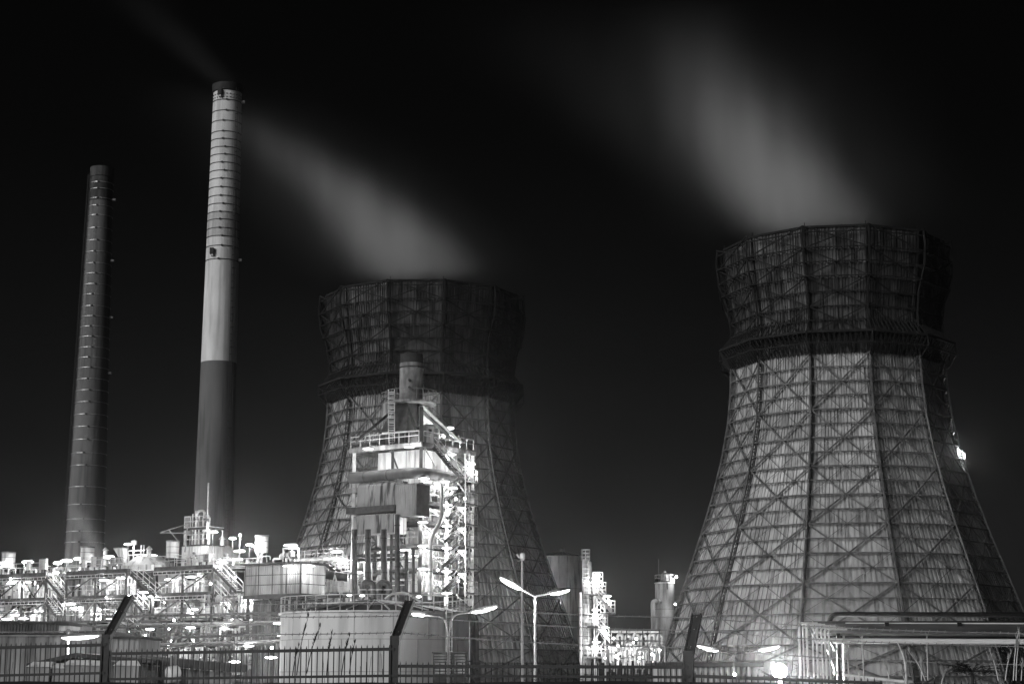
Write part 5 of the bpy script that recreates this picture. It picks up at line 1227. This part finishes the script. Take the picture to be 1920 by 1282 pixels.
t.part('ledge', MB().add([a, b_, b_ + Vector((.2, .5, 0)), a + Vector((.1, .5, 0)), a - UP * .9, b_ - UP * .9, b_ + Vector((.2, .5, -.9)), a + Vector((.1, .5, -.9))], [(0, 1, 2, 3), (4, 7, 6, 5), (0, 4, 5, 1), (1, 5, 6, 2), (2, 6, 7, 3), (0, 3, 7, 4)]), M_PALE)
t.part('coping', MB().bar(a + UP * 0.02, b_ + UP * .02, 0.12, 0.04), M_GALV)

# ================================================================== LAMPS
GA = 'tube lamps on the process rack'
def rackY(px, d=0.0):
    return F(s_of(px), d, 0).y
def RL(px, py, label, d=-0.3, **k): return tube_lamp(px, py, rackY(px, d), label, GA, **k)
top = dict(post=1.4, power=190, thick=0.28)
RL(4, 1056, 'tube lamp at the left picture edge, beside the leftmost open drum', 2, **top)
RL(52, 1053, 'post lamp right of the leftmost open drum, against black sky', 3, **top)
RL(108, 1055, 'dimmer short post lamp over the head of the far-left stair', 2, w=1.0, **top)
RL(125, 1051, 'post lamp before the left edge of the far-left chimney', 4, **top)
RL(149, 1047, 'post lamp touching the left side of the drum before the far-left chimney', 4, **top)
RL(204, 1044, 'broad post lamp right of the steam wisp', 4, **top)
RL(240, 1020, 'thin tall post lamp above the tilted duct elbow', 3, w=0.9, post=3.4, power=130)
RL(281, 1041, 'broad post lamp right of the white sloping housing', 5, post=1.4, power=230, w=1.6)
RL(105, 1073, 'lamp glowing at the head of the far-left stair', 1.2, w=0.8, power=130)
RL(399, 997, 'lamp glaring against the chimney foot above the white enclosure', 4, post=2.2, w=1.1, power=450)
RL(416, 1054, 'lamp at deck height just right of the white enclosure', 1.0, w=1.2, power=210)
RL(449, 1033, 'lamp above the dark hopper, under the small railing', 3, w=1.2, post=1.0, power=210)
RL(468, 1021, 'left of the two lamps beside the square-shouldered drum', 5, w=0.8, post=1.6, power=150)
RL(481, 1024, 'right of the two lamps, touching the square-shouldered drum', 5, w=1.0, post=1.5, power=190)
RL(436, 1009, 'lamp by the lower right edge of the tall chimney', 6, w=0.8, post=2.6, power=210)
bulb_lamp(450, 1003, rackY(450, 6), 'round lamp on a post right of the tall chimney foot', 'round flood lamps', 0.16, 250, 2.8)
tube_lamp(545, 1022, 166, 'tube lamp on top of the bright portal frame', 'tube lamps on the shed', w=1.4, post=0.3, power=250)
tube_lamp(631, 1034, 169, 'lamp high on a post between shed and furnace', 'tube lamps on the shed', w=1.1, post=1.9, power=250)
for i, (px, Y, lb) in enumerate(((478, 163.8, 'left one of two lamps under the long eaves of the corrugated shed'), (540, 160.3, 'right one of two lamps under the long eaves of the corrugated shed'), (582, 159.9, 'lamp under the short eaves of the corrugated shed'))):
    tube_lamp(px, 1060 if i else 1064, Y - 0.3, lb, 'eaves lamps of the corrugated shed', w=1.3, power=75, axis=UX if i < 2 else VX, thick=0.12, drop=0.35)
bay = dict(power=190, thick=0.18)
for px, py, d, lb in ((22, 1093, 0.9, 'left one of two lamps under the top deck of the leftmost bay'), (50, 1091, 1.5, 'right one of two lamps under the top deck of the leftmost bay'), (195, 1087, 1.4, 'lamp under the top deck behind the wisp, whitening the bay wall'), (227, 1083, 0.3, 'glaring lamp left of the bright middle stair head'),
        (318, 1086, 1.5, 'lamp under the top deck left part of the white-enclosure bay'), (358, 1081, 1.4, 'lamp under the top deck whitening the wall below the white enclosure'), (287, 1118, -0.6, 'glaring lamp at the foot of the bright middle stair'), (270, 1110, 0.4, 'second lamp left of the glare at the foot of the middle stair'), (133, 1132, 0.5, 'lamp under the second deck right of the far-left stair'), (145, 1139, 1.0, 'small lamp just below that under the second deck'),
        (180, 1150, 1.4, 'lamp behind the sheet wall right of the far-left stair foot'), (30, 1152, 1.2, 'lamp in the leftmost bay just above the dark warehouse'), (44, 1159, -3.5, 'low lamp glaring over the roof edge of the dark warehouse'), (12, 1160, -3.5, 'lowest lamp over the warehouse at the left picture edge'),
        (362, 1142, 1.4, 'lamp on the pale wall under the white-enclosure bay'), (420, 1130, -0.8, 'lamp in the dense pipes right of the dark stair'), (462, 1125, -0.8, 'lamp in the dense pipes below the shed floor'), (445, 1048, 1.0, 'lamp hidden by the shed edge above the dark stair')):
    RL(px, py, lb, d, w=1.1, **bay)
low = dict(power=420, thick=0.15, w=0.85)
for px, py, Y, lb in ((281, 1179, 160, 'lamp behind the lowest dark stair right of the fence arm'), (357, 1176, 141, 'broad glaring lamp under the long pipe bridge'), (466, 1210, 134, 'glaring lamp low between pipes and white tank'), (508, 1232, 120, 'lamp low behind the railing left of the white tank'), (268, 1216, 126, 'small lamp above the black roof right of the corrugated hut'), (523, 1168, 128, 'small lamp at the upper left edge of the white tank'), (420, 1178, 146, 'lamp between pipe bridge and dense pipes'), (205, 1158, 158, 'lamp above the fence arm elbow in the pipework'), (325, 1222, 139, 'low lamp behind the V-shaped support'), (440, 1240, 128, 'lowest lamp behind the railing left of centre')):
    tube_lamp(px, py, Y, lb, 'lamps in the low pipework', **low)
# furnace lamps
GF = 'tube lamps of the furnace'
def FLm(px, py, Y, lb, **k): return tube_lamp(px, py, Y, lb, GF, **k)
fk = dict(w=1.0, power=105, thick=0.17)
for px, py, Y, lb in ((690, 841, 166.5, 'lamp under the furnace top deck in the left open bay'), (768, 838, 164.3, 'lamp under the furnace top deck left of the corner post'), (795, 897, 164.6, 'lamp under the grey header duct right of the corner post'), (834, 903, 166.5, 'lamp under the header duct beside the hooked riser'), (846, 852, 168, 'lamp beside the upper dark stair flight'), (849, 915, 167, 'lamp beside the top zigzag landing'),
        (668, 1050, 168.5, 'lamp behind the leftmost dark downpipe'), (683, 1052, 168, 'lamp between first and second dark downpipes'), (671, 1073, 168.5, 'low lamp behind the leftmost dark downpipe'), (760, 1031, 165, 'star-like lamp left of the corner post at mid height'), (655, 1115, 163, 'small lamp at the foot of the leftmost downpipe'), (679, 1116, 160, 'small lamp at the tank roof edge below the downpipes'), (785, 1118, 160, 'small lamp over the tank roof right of centre')):
    FLm(px, py, Y, lb, **dict(fk, power=220 if py < 860 else 120, w=0.5 if py > 1100 else 1.0))
for i, y in enumerate((979, 1023, 1066)):
    FLm(793, y, 164.6, '%s lamp down the column just right of the furnace corner post' % ('top', 'middle', 'lowest')[i], **fk)
for i, y in enumerate((947, 986, 1027, 1071, 1112)):
    FLm(838, y, 167.0, '%s lamp down beside the riser, under the stair landings' % ('top', 'second', 'third', 'fourth', 'lowest')[i], **fk)
for i, y in enumerate((953, 991, 1033, 1076)):
    FLm(866, y, 167.6, '%s lamp down among the zigzag stair flights near the outer post' % ('top', 'second', 'third', 'lowest')[i], **dict(fk, power=60, w=0.8))
FLm(843, 803, 169, 'post lamp against the tower on the right strut of the furnace', w=0.9, post=1.8, power=300)
FLm(832, 818, 169.5, 'tilted lamp below the post lamp on the furnace top deck', w=0.7, power=400, axis=Vector((0.5, 0.85, 0)))
FLm(883, 870, 169, 'lamp on a thin post over the outer landing of the furnace stair', w=0.9, post=1.5, power=300)
# access tower and manifold lamps
GM = 'tube lamps right of centre'
for px, py, Y, lb in ((1118, 1077, 188, 'upper lamp beside the tallest process column'), (1117, 1083, 188.5, 'thin lamp just below the upper one at the process columns'), (1139, 1117, 188.5, 'lamp at the head of the upper column stair, against the sky'), (1117, 1143, 188.5, 'small lamp half way up the access tower'), (1135, 1176, 188, 'bright lamp at the head of the lower column stair'), (1118, 1203, 188, 'small lamp low on the access tower'), (1137, 1233, 180, 'lamp at the foot of the access tower'), (1180, 1217, 174, 'lamp among the manifold pipes left part'), (1205, 1231, 174, 'lamp among the manifold pipes lower middle'), (1232, 1218, 174, 'lamp at the right end of the manifold by the tower')):
    tube_lamp(px, py, Y, lb, GM, w=0.9, power=160, thick=0.17)
bulb_lamp(1268, 1081, 249, 'star-like lamp on the turret of the slim silo', 'round flood lamps', 0.2, 300)
bulb_lamp(1266, 1132, 246, 'small round lamp on the slim silo side, at the tower edge', 'round flood lamps', 0.16, 160)
bulb_lamp(1799, 848, 226, 'lonely round lamp high on the right flank of the right cooling tower', 'round flood lamps', 0.42, 1600)
t = Thing('lamp_bracket', 'bracket carrying the lonely lamp on the right tower flank', 'bracket', W(1800, 860, 226)); t.part('arm', MB().bar(W(1776, 860, 229), W(1806, 858, 226.4), 0.12), M_GALV); t.part('plate', MB().box(W(1806, 854, 226.4), (0.4, 0.2, 0.8)), M_GALV)
pl_ = bulb_lamp(1462, 1257, 48, 'dazzling round floodlight low in front of the right tower', 'round flood lamps', 0.21, 3500, 1.0)
bulb_lamp(1377, 1264, 60, 'tiny round lamp on the low hut before the right tower', 'round flood lamps', 0.07, 40)

r_ = random.Random(21)
for i in range(30):
    px = 6 + 520 * r_.random(); hi_ = i % 2; py = (1078 + 70 * r_.random()) if hi_ else (1160 + 60 * r_.random()); px = px if hi_ or px > 215 else 230 + px
    lb = ('small bare bulb among the %s of the rack, left of the middle stair' if px < 245 else 'small bare bulb among the %s of the rack, right of the middle stair') % ('decks' if hi_ else 'low pipes')
    bulb_lamp(px, py, rackY(px, -0.4 if hi_ else 0) - (0 if hi_ else 11 + 12 * r_.random()), lb, lb.replace('bulb', 'bulbs'), 0.09 + 0.06 * r_.random(), 30)
for i in range(10):
    px, py = 800 + 75 * r_.random(), 930 + 180 * r_.random(); bulb_lamp(px, py, 166 - r_.random(), 'small bare bulb glinting among the furnace stair flights', 'small bulbs on the furnace stair', 0.09 + 0.05 * r_.random(), 16)
for i in range(8):
    px, py = 1142 + 92 * r_.random(), 1195 + 40 * r_.random(); bulb_lamp(px, py, 171, 'small bare bulb glinting in the bright manifold by the right tower', 'small bulbs in the manifold', 0.1 + 0.05 * r_.random(), 20)
# ---- street lamps: pole, arms, boat-shaped heads with a glowing lens below
def street_lamp(px, py, Y, heads, label, curved=False, power=900, rp=0.07, pm=None):
    top_ = W(px, py, Y); t = Thing('street_lamp', label, 'street lamp', Vector((top_.x, Y, 0)), 'street lamps in the plant yard')
    t.part('pole', MB().tube([(top_.x, Y, 0), (top_.x, Y, top_.z * 0.4), top_], rp * 1.25, 10, True, rp * 0.8), pm or M_GALV, smooth=True)
    for (x0, y0, x1, y1, dY0, dY1) in heads:
        a, b_ = W(x0, y0, Y + dY0), W(x1, y1, Y + dY1)      # a = end nearest the pole
        if curved: arm = bend([top_ - UP * 0.02, top_ + Vector(((a.x - top_.x) * 0.15, 0, (a.z - top_.z) * 0.9)), a], 1.2, 6)
        else: arm = [top_ - UP * 0.02, a]
        ao = t.part('arm', MB().tube(arm, rp * 0.7, 8), pm or M_GALV, smooth=True)
        d = (b_ - a); L = d.length; d /= L; Xs = UP.cross(d).normalized(); Zs = d.cross(Xs)
        hb = MB(); n = 8; secs = [(-0.06, 0.03, 0.03), (0.05, 0.09, 0.07), (0.35, 0.15, 0.10), (0.75, 0.15, 0.09), (0.97, 0.09, 0.06), (1.02, 0.03, 0.03)]
        for f, wx, wz in secs:
            for k in range(n):
                an = 2 * pi * k / n; hb.v.append(a + d * (L * f) + Xs * (cos(an) * wx) + Zs * (max(sin(an), -0.15) * wz + 0.02))
        for i in range(len(secs) - 1):
            for k in range(n): hb.f.append((i * n + k, i * n + (k + 1) % n, (i + 1) * n + (k + 1) % n, (i + 1) * n + k))
        hb.f.append(tuple(range(n - 1, -1, -1))); hb.f.append(tuple(5 * n + k for k in range(n)))
        ho = t.part('lamp_head', hb, M_MID, smooth=True)
        lb = MB(); secs = [(0.02, 0.05, 0.03), (0.15, 0.12, 0.09), (0.5, 0.14, 0.12), (0.85, 0.12, 0.09), (0.98, 0.04, 0.03)]
        for f, wx, wz in secs:
            for k in range(n):
                an = 2 * pi * k / n; lb.v.append(a + d * (L * f) + Xs * (cos(an) * wx) + Zs * (min(sin(an), 0.1) * wz - 0.015))
        for i in range(4):
            for k in range(n): lb.f.append((i * n + k, i * n + (k + 1) % n, (i + 1) * n + (k + 1) % n, (i + 1) * n + k))
        lb.f.append(tuple(range(n - 1, -1, -1))); lb.f.append(tuple(4 * n + k for k in range(n)))
        t.part('glowing_lens', lb, G_STREET, ho, smooth=True)
        point_light(t.o, (a + b_) / 2 - UP * 0.35, power, 0.15)
    return t
street_lamp(1003, 1117, 70, [(977, 1104, 938, 1082, -0.3, -1.2), (1030, 1112, 1068, 1104, 0.3, 1.0)], 'double-headed street lamp right of the white tank, left head brightest', power=500, rp=0.05)
street_lamp(841, 1190, 72, [(797, 1152, 772, 1149, 0, -0.3), (884, 1147, 932, 1136, 0, -0.6)], 'double street lamp with curved arms before the right side of the white tank', True, 600, pm=M_DARK)
street_lamp(127, 1165, 66, [(141, 1158, 186, 1192, 0, 0)][:0], 'street lamp pole', True) if False else None
street_lamp(128, 1178, 66, [(186, 1190, 114, 1194, 0.4, -0.4)], 'single street lamp with long glowing head at far left', True, 500, pm=M_MID)
street_lamp(1376, 1225, 80, [(1347, 1219, 1307, 1209, 0, -0.5), (1422, 1218, 1462, 1210, 0, -0.5)], 'wide double street lamp before the foot of the right tower', False, 600, pm=M_BLACK, rp=0.05)
# tall mast with unlit spotlights
p = W(979, 1050, 82)
t = Thing('spotlight_mast', 'thin tall mast with unlit spotlights on top beside the double street lamp', 'mast', Vector((p.x, 82, 0)))
t.part('pole', MB().tube([(p.x, 82, 0), (p.x, 82, 3), p], 0.09, 8, True, 0.055), M_SHEET, smooth=True)
t.part('cross_arm', MB().bar(p + Vector((-0.25, 0, -0.05)), p + Vector((0.1, 0, 0.05)), 0.05), M_MID)
t.part('spotlight', MB().lathe(p + Vector((0.02, 0, 0.0)), [(0.08, 0), (0.13, 0.1), (0.13, 0.3), (0.05, 0.36)], 10), M_GALV); t.part('spotlight', MB().tube([p + Vector((-0.25, 0, 0.3)), p + Vector((-0.12, 0, 0.12))], 0.05, 8), M_GALV)

# ================================================================== FENCE
YF = [31.5, 30.0, 28.5]
def fence_post(px, ky, tx, ty, Y, label, w=0.145):
    k = W(px, ky, Y); d = Vector((0.31, 0.822, 1.009)).normalized()
    # length of the arm so that its tip stands at the seen height
    tgt = W(tx, ty, Y); L = 0.5
    for _ in range(40):
        q = k + d * L; r = ray(960, ty); zz_ = CAMZ + q.y / r.y * r.z
        L += (zz_ - q.z) / max(0.2, d.z)
        L = max(0.2, min(L, 3))
    t = Thing('fence_post', label, 'fence post', Vector((k.x, k.y, 0)), 'cranked posts of the boundary fence')
    X = Vector((0.936, -0.353, 0)); Yv = Vector((0.353, 0.936, 0))
    def ibeam(p, q, up): # channel section: web and two flanges
        Z = (q - p).normalized(); S_ = X; N_ = S_.cross(Z).normalized(); c = (p + q) / 2; ln = (q - p).length
        return MB().box(c, (w, 0.02, ln), (S_, N_, Z)).box(c + S_ * w / 2 + N_ * 0.0, (0.022, 0.08, ln), (S_, N_, Z)).box(c - S_ * w / 2, (0.022, 0.08, ln), (S_, N_, Z))
    t.part('upright', ibeam(Vector((k.x, k.y, 0)), k, None), M_BLACK); t.part('arm', ibeam(k - d * 0.02, k + d * L, None), M_BLACK)
    t.part('splice_plate', MB().box(k, (w + 0.03, 0.06, 0.16), (X, Yv, UP)), M_BLACK)
    return k, d, L
posts = [fence_post(200, 1197, 245, 1117, YF[0], 'cranked dark fence post at left, before the process rack'), fence_post(741, 1200, 770, 1126, YF[1], 'cranked dark fence post in the middle, before the white tank'), fence_post(1291, 1229, 1303, 1152, YF[2], 'cranked dark fence post before the foot of the right tower')]
k0, k1, k2 = [p[0] for p in posts]
km, kp = k0 + (k0 - k1) * 1.0, k2 + (k2 - k1) * 1.0
def fence_panel(p, q, za, zb, label, tip=0.07, lowz=None):
    """bar railing between two posts: rails and single pickets"""
    p, q = Vector(p), Vector(q); t = Thing('metal_fence', label, 'fence', Vector((p.x, p.y, 0)), 'railing panels of the boundary fence')
    A_, B_ = Vector((p.x, p.y, za)), Vector((q.x, q.y, zb))
    t.part('rail', MB().bar(A_, B_, 0.055, 0.055), M_BLACK); lo = 0.45 if lowz is None else lowz
    t.part('rail', MB().bar(A_ - UP * lo, B_ - UP * lo, 0.05, 0.045), M_BLACK)
    n = round((q - p).length / 0.103); first = None
    for i in range(1, n):
        a = A_.lerp(B_, i / n); h = tip + 0.02 * ((i * 7) % 5) / 5
        mb = MB().bar(Vector((a.x, a.y, 0.2)), a + UP * h * 0.7, 0.019).bar(a + UP * h * 0.7, a + UP * h, 0.009)
        t.part('picket', mb, M_BLACK)
zr = lambda py, Y: W(960, py, Y).z
fence_panel(km, k0, zr(1222, 33), zr(1208, 31.5), 'railing panel left of the first cranked post', lowz=0.5)
fence_panel(k0, k1, zr(1225, 31.5), zr(1216, 30), 'railing panel between left and middle cranked posts', lowz=0.45)
fence_panel(k1, k2, zr(1248, 30), zr(1250, 28.5), 'lower railing panel between middle and right cranked posts', lowz=0.16)
fence_panel(k2, kp, zr(1266, 28.5), zr(1290, 27), 'lowest railing panel right of the right cranked post', lowz=0.16)
def strand(f, label, sag=0.05):
    pts = []; ends = [p[0] + p[1] * p[2] * f for p in posts]; ends = [ends[0] * 2 - ends[1]] + ends + [ends[2] * 2 - ends[1], ends[2] * 3 - ends[1] * 2]
    for a, b_ in zip(ends, ends[1:]):
        for i in range(14): pts.append(a.lerp(b_, i / 14) - UP * (sag * 4 * (i / 14) * (1 - i / 14)))
    pts.append(ends[-1]); c = sum(pts, Vector()) / len(pts)
    t = Thing('barbed_wire', label, 'barbed wire', ends[1], 'barbed wire strands on the fence arms')
    t.part('wire', MB().tube(pts, 0.008, 5), M_MID); b = MB()
    tot = 0
    for a, q in zip(pts, pts[1:]):
        n = max(1, round((q - a).length / 0.13))
        for i in range(n):
            p = a.lerp(q, i / n); an = rnd.random() * 3
            for s_ in (0, 1.6): v = Vector((0.4 * cos(an + s_), 0.5 * sin(an), cos(an + s_))).normalized() * 0.028; b.bar(p - v, p + v, 0.008)
    t.part('barb', b, M_MID, kind='stuff')
for f, lb in ((0.93, 'top strand of barbed wire between the cranked fence arms'), (0.62, 'middle strand of barbed wire between the cranked fence arms'), (0.2, 'bottom strand of barbed wire at the elbows of the cranked posts')): strand(f, lb)

# ================================================================== WEEDS AND BUSHES
def weed(px, py_top, Y, label, group, seed, m=M_LEAF, leaves=14, spread=0.25, lean=0.1, stems=3, leafsize=0.06):
    r_ = random.Random(seed); p = W(px, py_top, Y); base = Vector((p.x - lean * 0.6, Y, 0.4)); t = Thing('weed', label, 'weed', base, group); sm_ = MB(); lv = MB(); H_ = p.z - base.z
    for s_ in range(stems):
        a = r_.random() * 2 * pi; tipp = Vector((p.x + spread * cos(a) * (0.3 if s_ == 0 else 1) * r_.random(), Y + spread * sin(a) * r_.random(), base.z + H_ * (1 if s_ == 0 else 0.6 + 0.35 * r_.random())))
        b0 = base + Vector((0.05 * cos(a), 0.05 * sin(a), 0)); mid = b0.lerp(tipp, 0.5) + Vector((-lean * 0.3, 0, 0.05)); pts = bend([b0, mid, tipp], 0.5, 5); sm_.tube(pts, 0.007, 5, True, 0.003)
        for i in range(leaves):
            f = 0.35 + 0.65 * r_.random(); q = pts[min(len(pts) - 1, int(f * (len(pts) - 1)))] + Vector(((r_.random() - .5), (r_.random() - .5), (r_.random() - .5))) * 0.05
            an = r_.random() * 2 * pi; el = (r_.random() - 0.3) * 1.2; d = Vector((cos(an) * cos(el), sin(an) * cos(el), sin(el))); sd = d.cross(UP).normalized() * leafsize * 0.22; L = leafsize * (0.5 + r_.random())
            lv.add([q, q + d * L * 0.5 + sd, q + d * L, q + d * L * 0.5 - sd], [(0, 1, 2, 3)])
    t.part('stem', sm_, m, smooth=True); t.part('foliage', lv, m, kind='stuff'); return t
def grass_stalk(px0, py0, px1, py1, Y, label, group, m, seed, plume_=True):
    a, b_ = W(px0, py0, Y), W(px1, py1, Y); t = Thing('grass_stalk', label, 'grass stalk', a, group); r_ = random.Random(seed)
    mid = a.lerp(b_, 0.55) + Vector(((b_.x - a.x) * -0.18, 0, 0)); pts = bend([a, mid, b_], 0.6, 6); t.part('stem', MB().tube(pts, 0.008, 5, True, 0.004), m, smooth=True)
    if plume_:
        lv = MB()
        for i in range(40):
            f = 0.55 + 0.45 * r_.random(); q = pts[min(len(pts) - 1, int(f * len(pts)))].lerp(pts[-1], r_.random() * 0.4); d = Vector(((r_.random() - .5) * 0.8, (r_.random() - .5) * .8, 0.5 + r_.random())).normalized() * (0.035 + 0.05 * r_.random()); sd = Vector((0.007, 0.003, 0))
            lv.add([q - sd, q + sd, q + d], [(0, 1, 2)])
        t.part('seed_head', lv, m, kind='stuff')
GW = 'weeds along the railing'
for i, (px, py) in enumerate(((68, 1230), (100, 1236), (20, 1240), (150, 1252), (205, 1255), (560, 1250), (598, 1225), (676, 1248), (700, 1230), (712, 1224), (690, 1240), (865, 1205), (880, 1222), (893, 1201), (905, 1240), (925, 1243), (945, 1236), (968, 1240), (985, 1238), (1005, 1222), (1015, 1236), (1040, 1245), (1075, 1244), (1100, 1250), (1150, 1248), (1172, 1240), (1215, 1252), (1250, 1238), (1330, 1248), (1385, 1235), (300, 1255), (420, 1256), (460, 1258))):
    wl = 'left of the middle cranked post' if px < 500 else 'before the left part of the white tank' if px < 760 else 'between white tank and double street lamp' if px < 1100 else 'near the right cranked post'
    weed(px, py, 27 if px < 1200 else 25, 'dark leafy weed in front of the railing, ' + wl, 'weeds ' + wl, 900 + i, leaves=10 + (i * 7) % 14, lean=0.12 * ((i % 3) - 1), spread=0.2, stems=2 + i % 3)
for i, (x0, y0, x1, y1) in enumerate(((556, 1265, 578, 1155), (575, 1262, 600, 1175), (612, 1266, 622, 1187), (640, 1265, 655, 1192), (655, 1262, 665, 1205), (548, 1268, 560, 1210))):
    grass_stalk(x0, y0, x1, y1, 26, 'tall dark grass stalk before the left part of the white tank', 'tall grass stalks before the tank', M_LEAF, i)
for i, (x0, y0, x1, y1) in enumerate(((1592, 1258, 1588, 1215), (1620, 1226, 1616, 1198), (1735, 1255, 1705, 1222), (1728, 1262, 1727, 1236), (1872, 1262, 1857, 1222), (1885, 1262, 1896, 1222), (1905, 1262, 1912, 1190), (1900, 1256, 1910, 1182), (1668, 1272, 1660, 1248), (1612, 1268, 1607, 1252), (1740, 1220, 1738, 1195), (1915, 1270, 1918, 1240), (1765, 1282, 1772, 1262), (1700, 1282, 1690, 1262))):
    grass_stalk(x0, max(y0, 1275), x1, y1, 22, 'pale dry grass stalk catching the light below the right pipe bridge', 'pale grass stalks at the right', M_DRY, 50 + i)
# bent lit blade
a = W(1700, 1282, 23); pts = bend([a, W(1697, 1235, 23), W(1681, 1200, 23)], 0.3, 8); t = Thing('bent_cane', 'single long pale curved cane below the right pipe bridge', 'cane', a); t.part('stem', MB().tube(pts, 0.018, 6, True, 0.006), M_DRY, smooth=True); t.part('joint', MB().tube([pts[3], pts[3] + UP * 0.015], 0.022, 6), M_DRY)
# dark bush at the right
c = W(1822, 1246, 24); t = Thing('bush', 'dark spreading bush under the pipe bridge near the right edge', 'bush', Vector((c.x, c.y, 0.6))); r_ = random.Random(4); sm_ = MB(); lv = MB()
for s_ in range(26):
    a = r_.random() * 2 * pi; el = -0.15 + 0.7 * r_.random(); L = 0.22 + 0.3 * r_.random(); d = Vector((cos(a) * cos(el) * 1.25, sin(a) * cos(el) * .7, sin(el) * 0.7)); b0 = Vector((c.x, c.y, 1.78)); e_ = b0 + d * L; sm_.tube([b0, b0.lerp(e_, .5) + UP * .03, e_], 0.009, 5, True, 0.003)
    for i in range(26):
        q = b0.lerp(e_, 0.3 + 0.75 * r_.random()); an = r_.random() * 2 * pi; dd = Vector((cos(an), sin(an) * .7, (r_.random() - .4))).normalized() * (0.03 + 0.06 * r_.random()); sd = dd.cross(UP).normalized() * 0.012
        lv.add([q, q + dd * .5 + sd, q + dd, q + dd * .5 - sd], [(0, 1, 2, 3)])
sm_.tube([(c.x, c.y, 0.5), (c.x, c.y, 1.8)], 0.022, 6); t.part('branch', sm_, M_LEAF); t.part('foliage', lv, M_LEAF, kind='stuff')
# grass tufts on the crest of the bank
tf = MB(); r_ = random.Random(9)
for i in range(5200):
    x = -6.5 + 9.6 * r_.random(); y = 17.2 + 4.5 * r_.random(); z = 1.60 - abs(y - 18) * 0.10; L = 0.03 + 0.07 * r_.random() ** 2; an = r_.random() * 2 * pi; d = Vector((cos(an) * .5, sin(an) * .5, 1)).normalized() * L; sd = Vector((0.004, 0, 0))
    tf.add([(x - .004, y, z - .02), (x + .004, y, z - .02), Vector((x, y, z)) + d], [(0, 1, 2)])
o = tf.build('bank_grass', M_LEAF); tag(o, 'short dark grass fringing the crest of the black bank', 'grass', None, 'stuff')

# ================================================================== NIGHT AIR
m = bpy.data.materials.new('night_haze'); m.use_nodes = True; nt = m.node_tree; nt.nodes.clear()
o_ = nt.nodes.new('ShaderNodeOutputMaterial'); pv = nt.nodes.new('ShaderNodeVolumePrincipled')
pv.inputs['Color'].default_value = (0.9, 0.9, 0.9, 1); pv.inputs['Density'].default_value = 0.00019; pv.inputs['Anisotropy'].default_value = 0.95
nt.links.new(pv.outputs[0], o_.inputs['Volume'])
hz_ = MB().box((0, 300, 74), (900, 760, 151)).build('haze', m); hz_['kind'] = 'stuff'; hz_['label'] = 'thin night haze hanging over the whole plant'
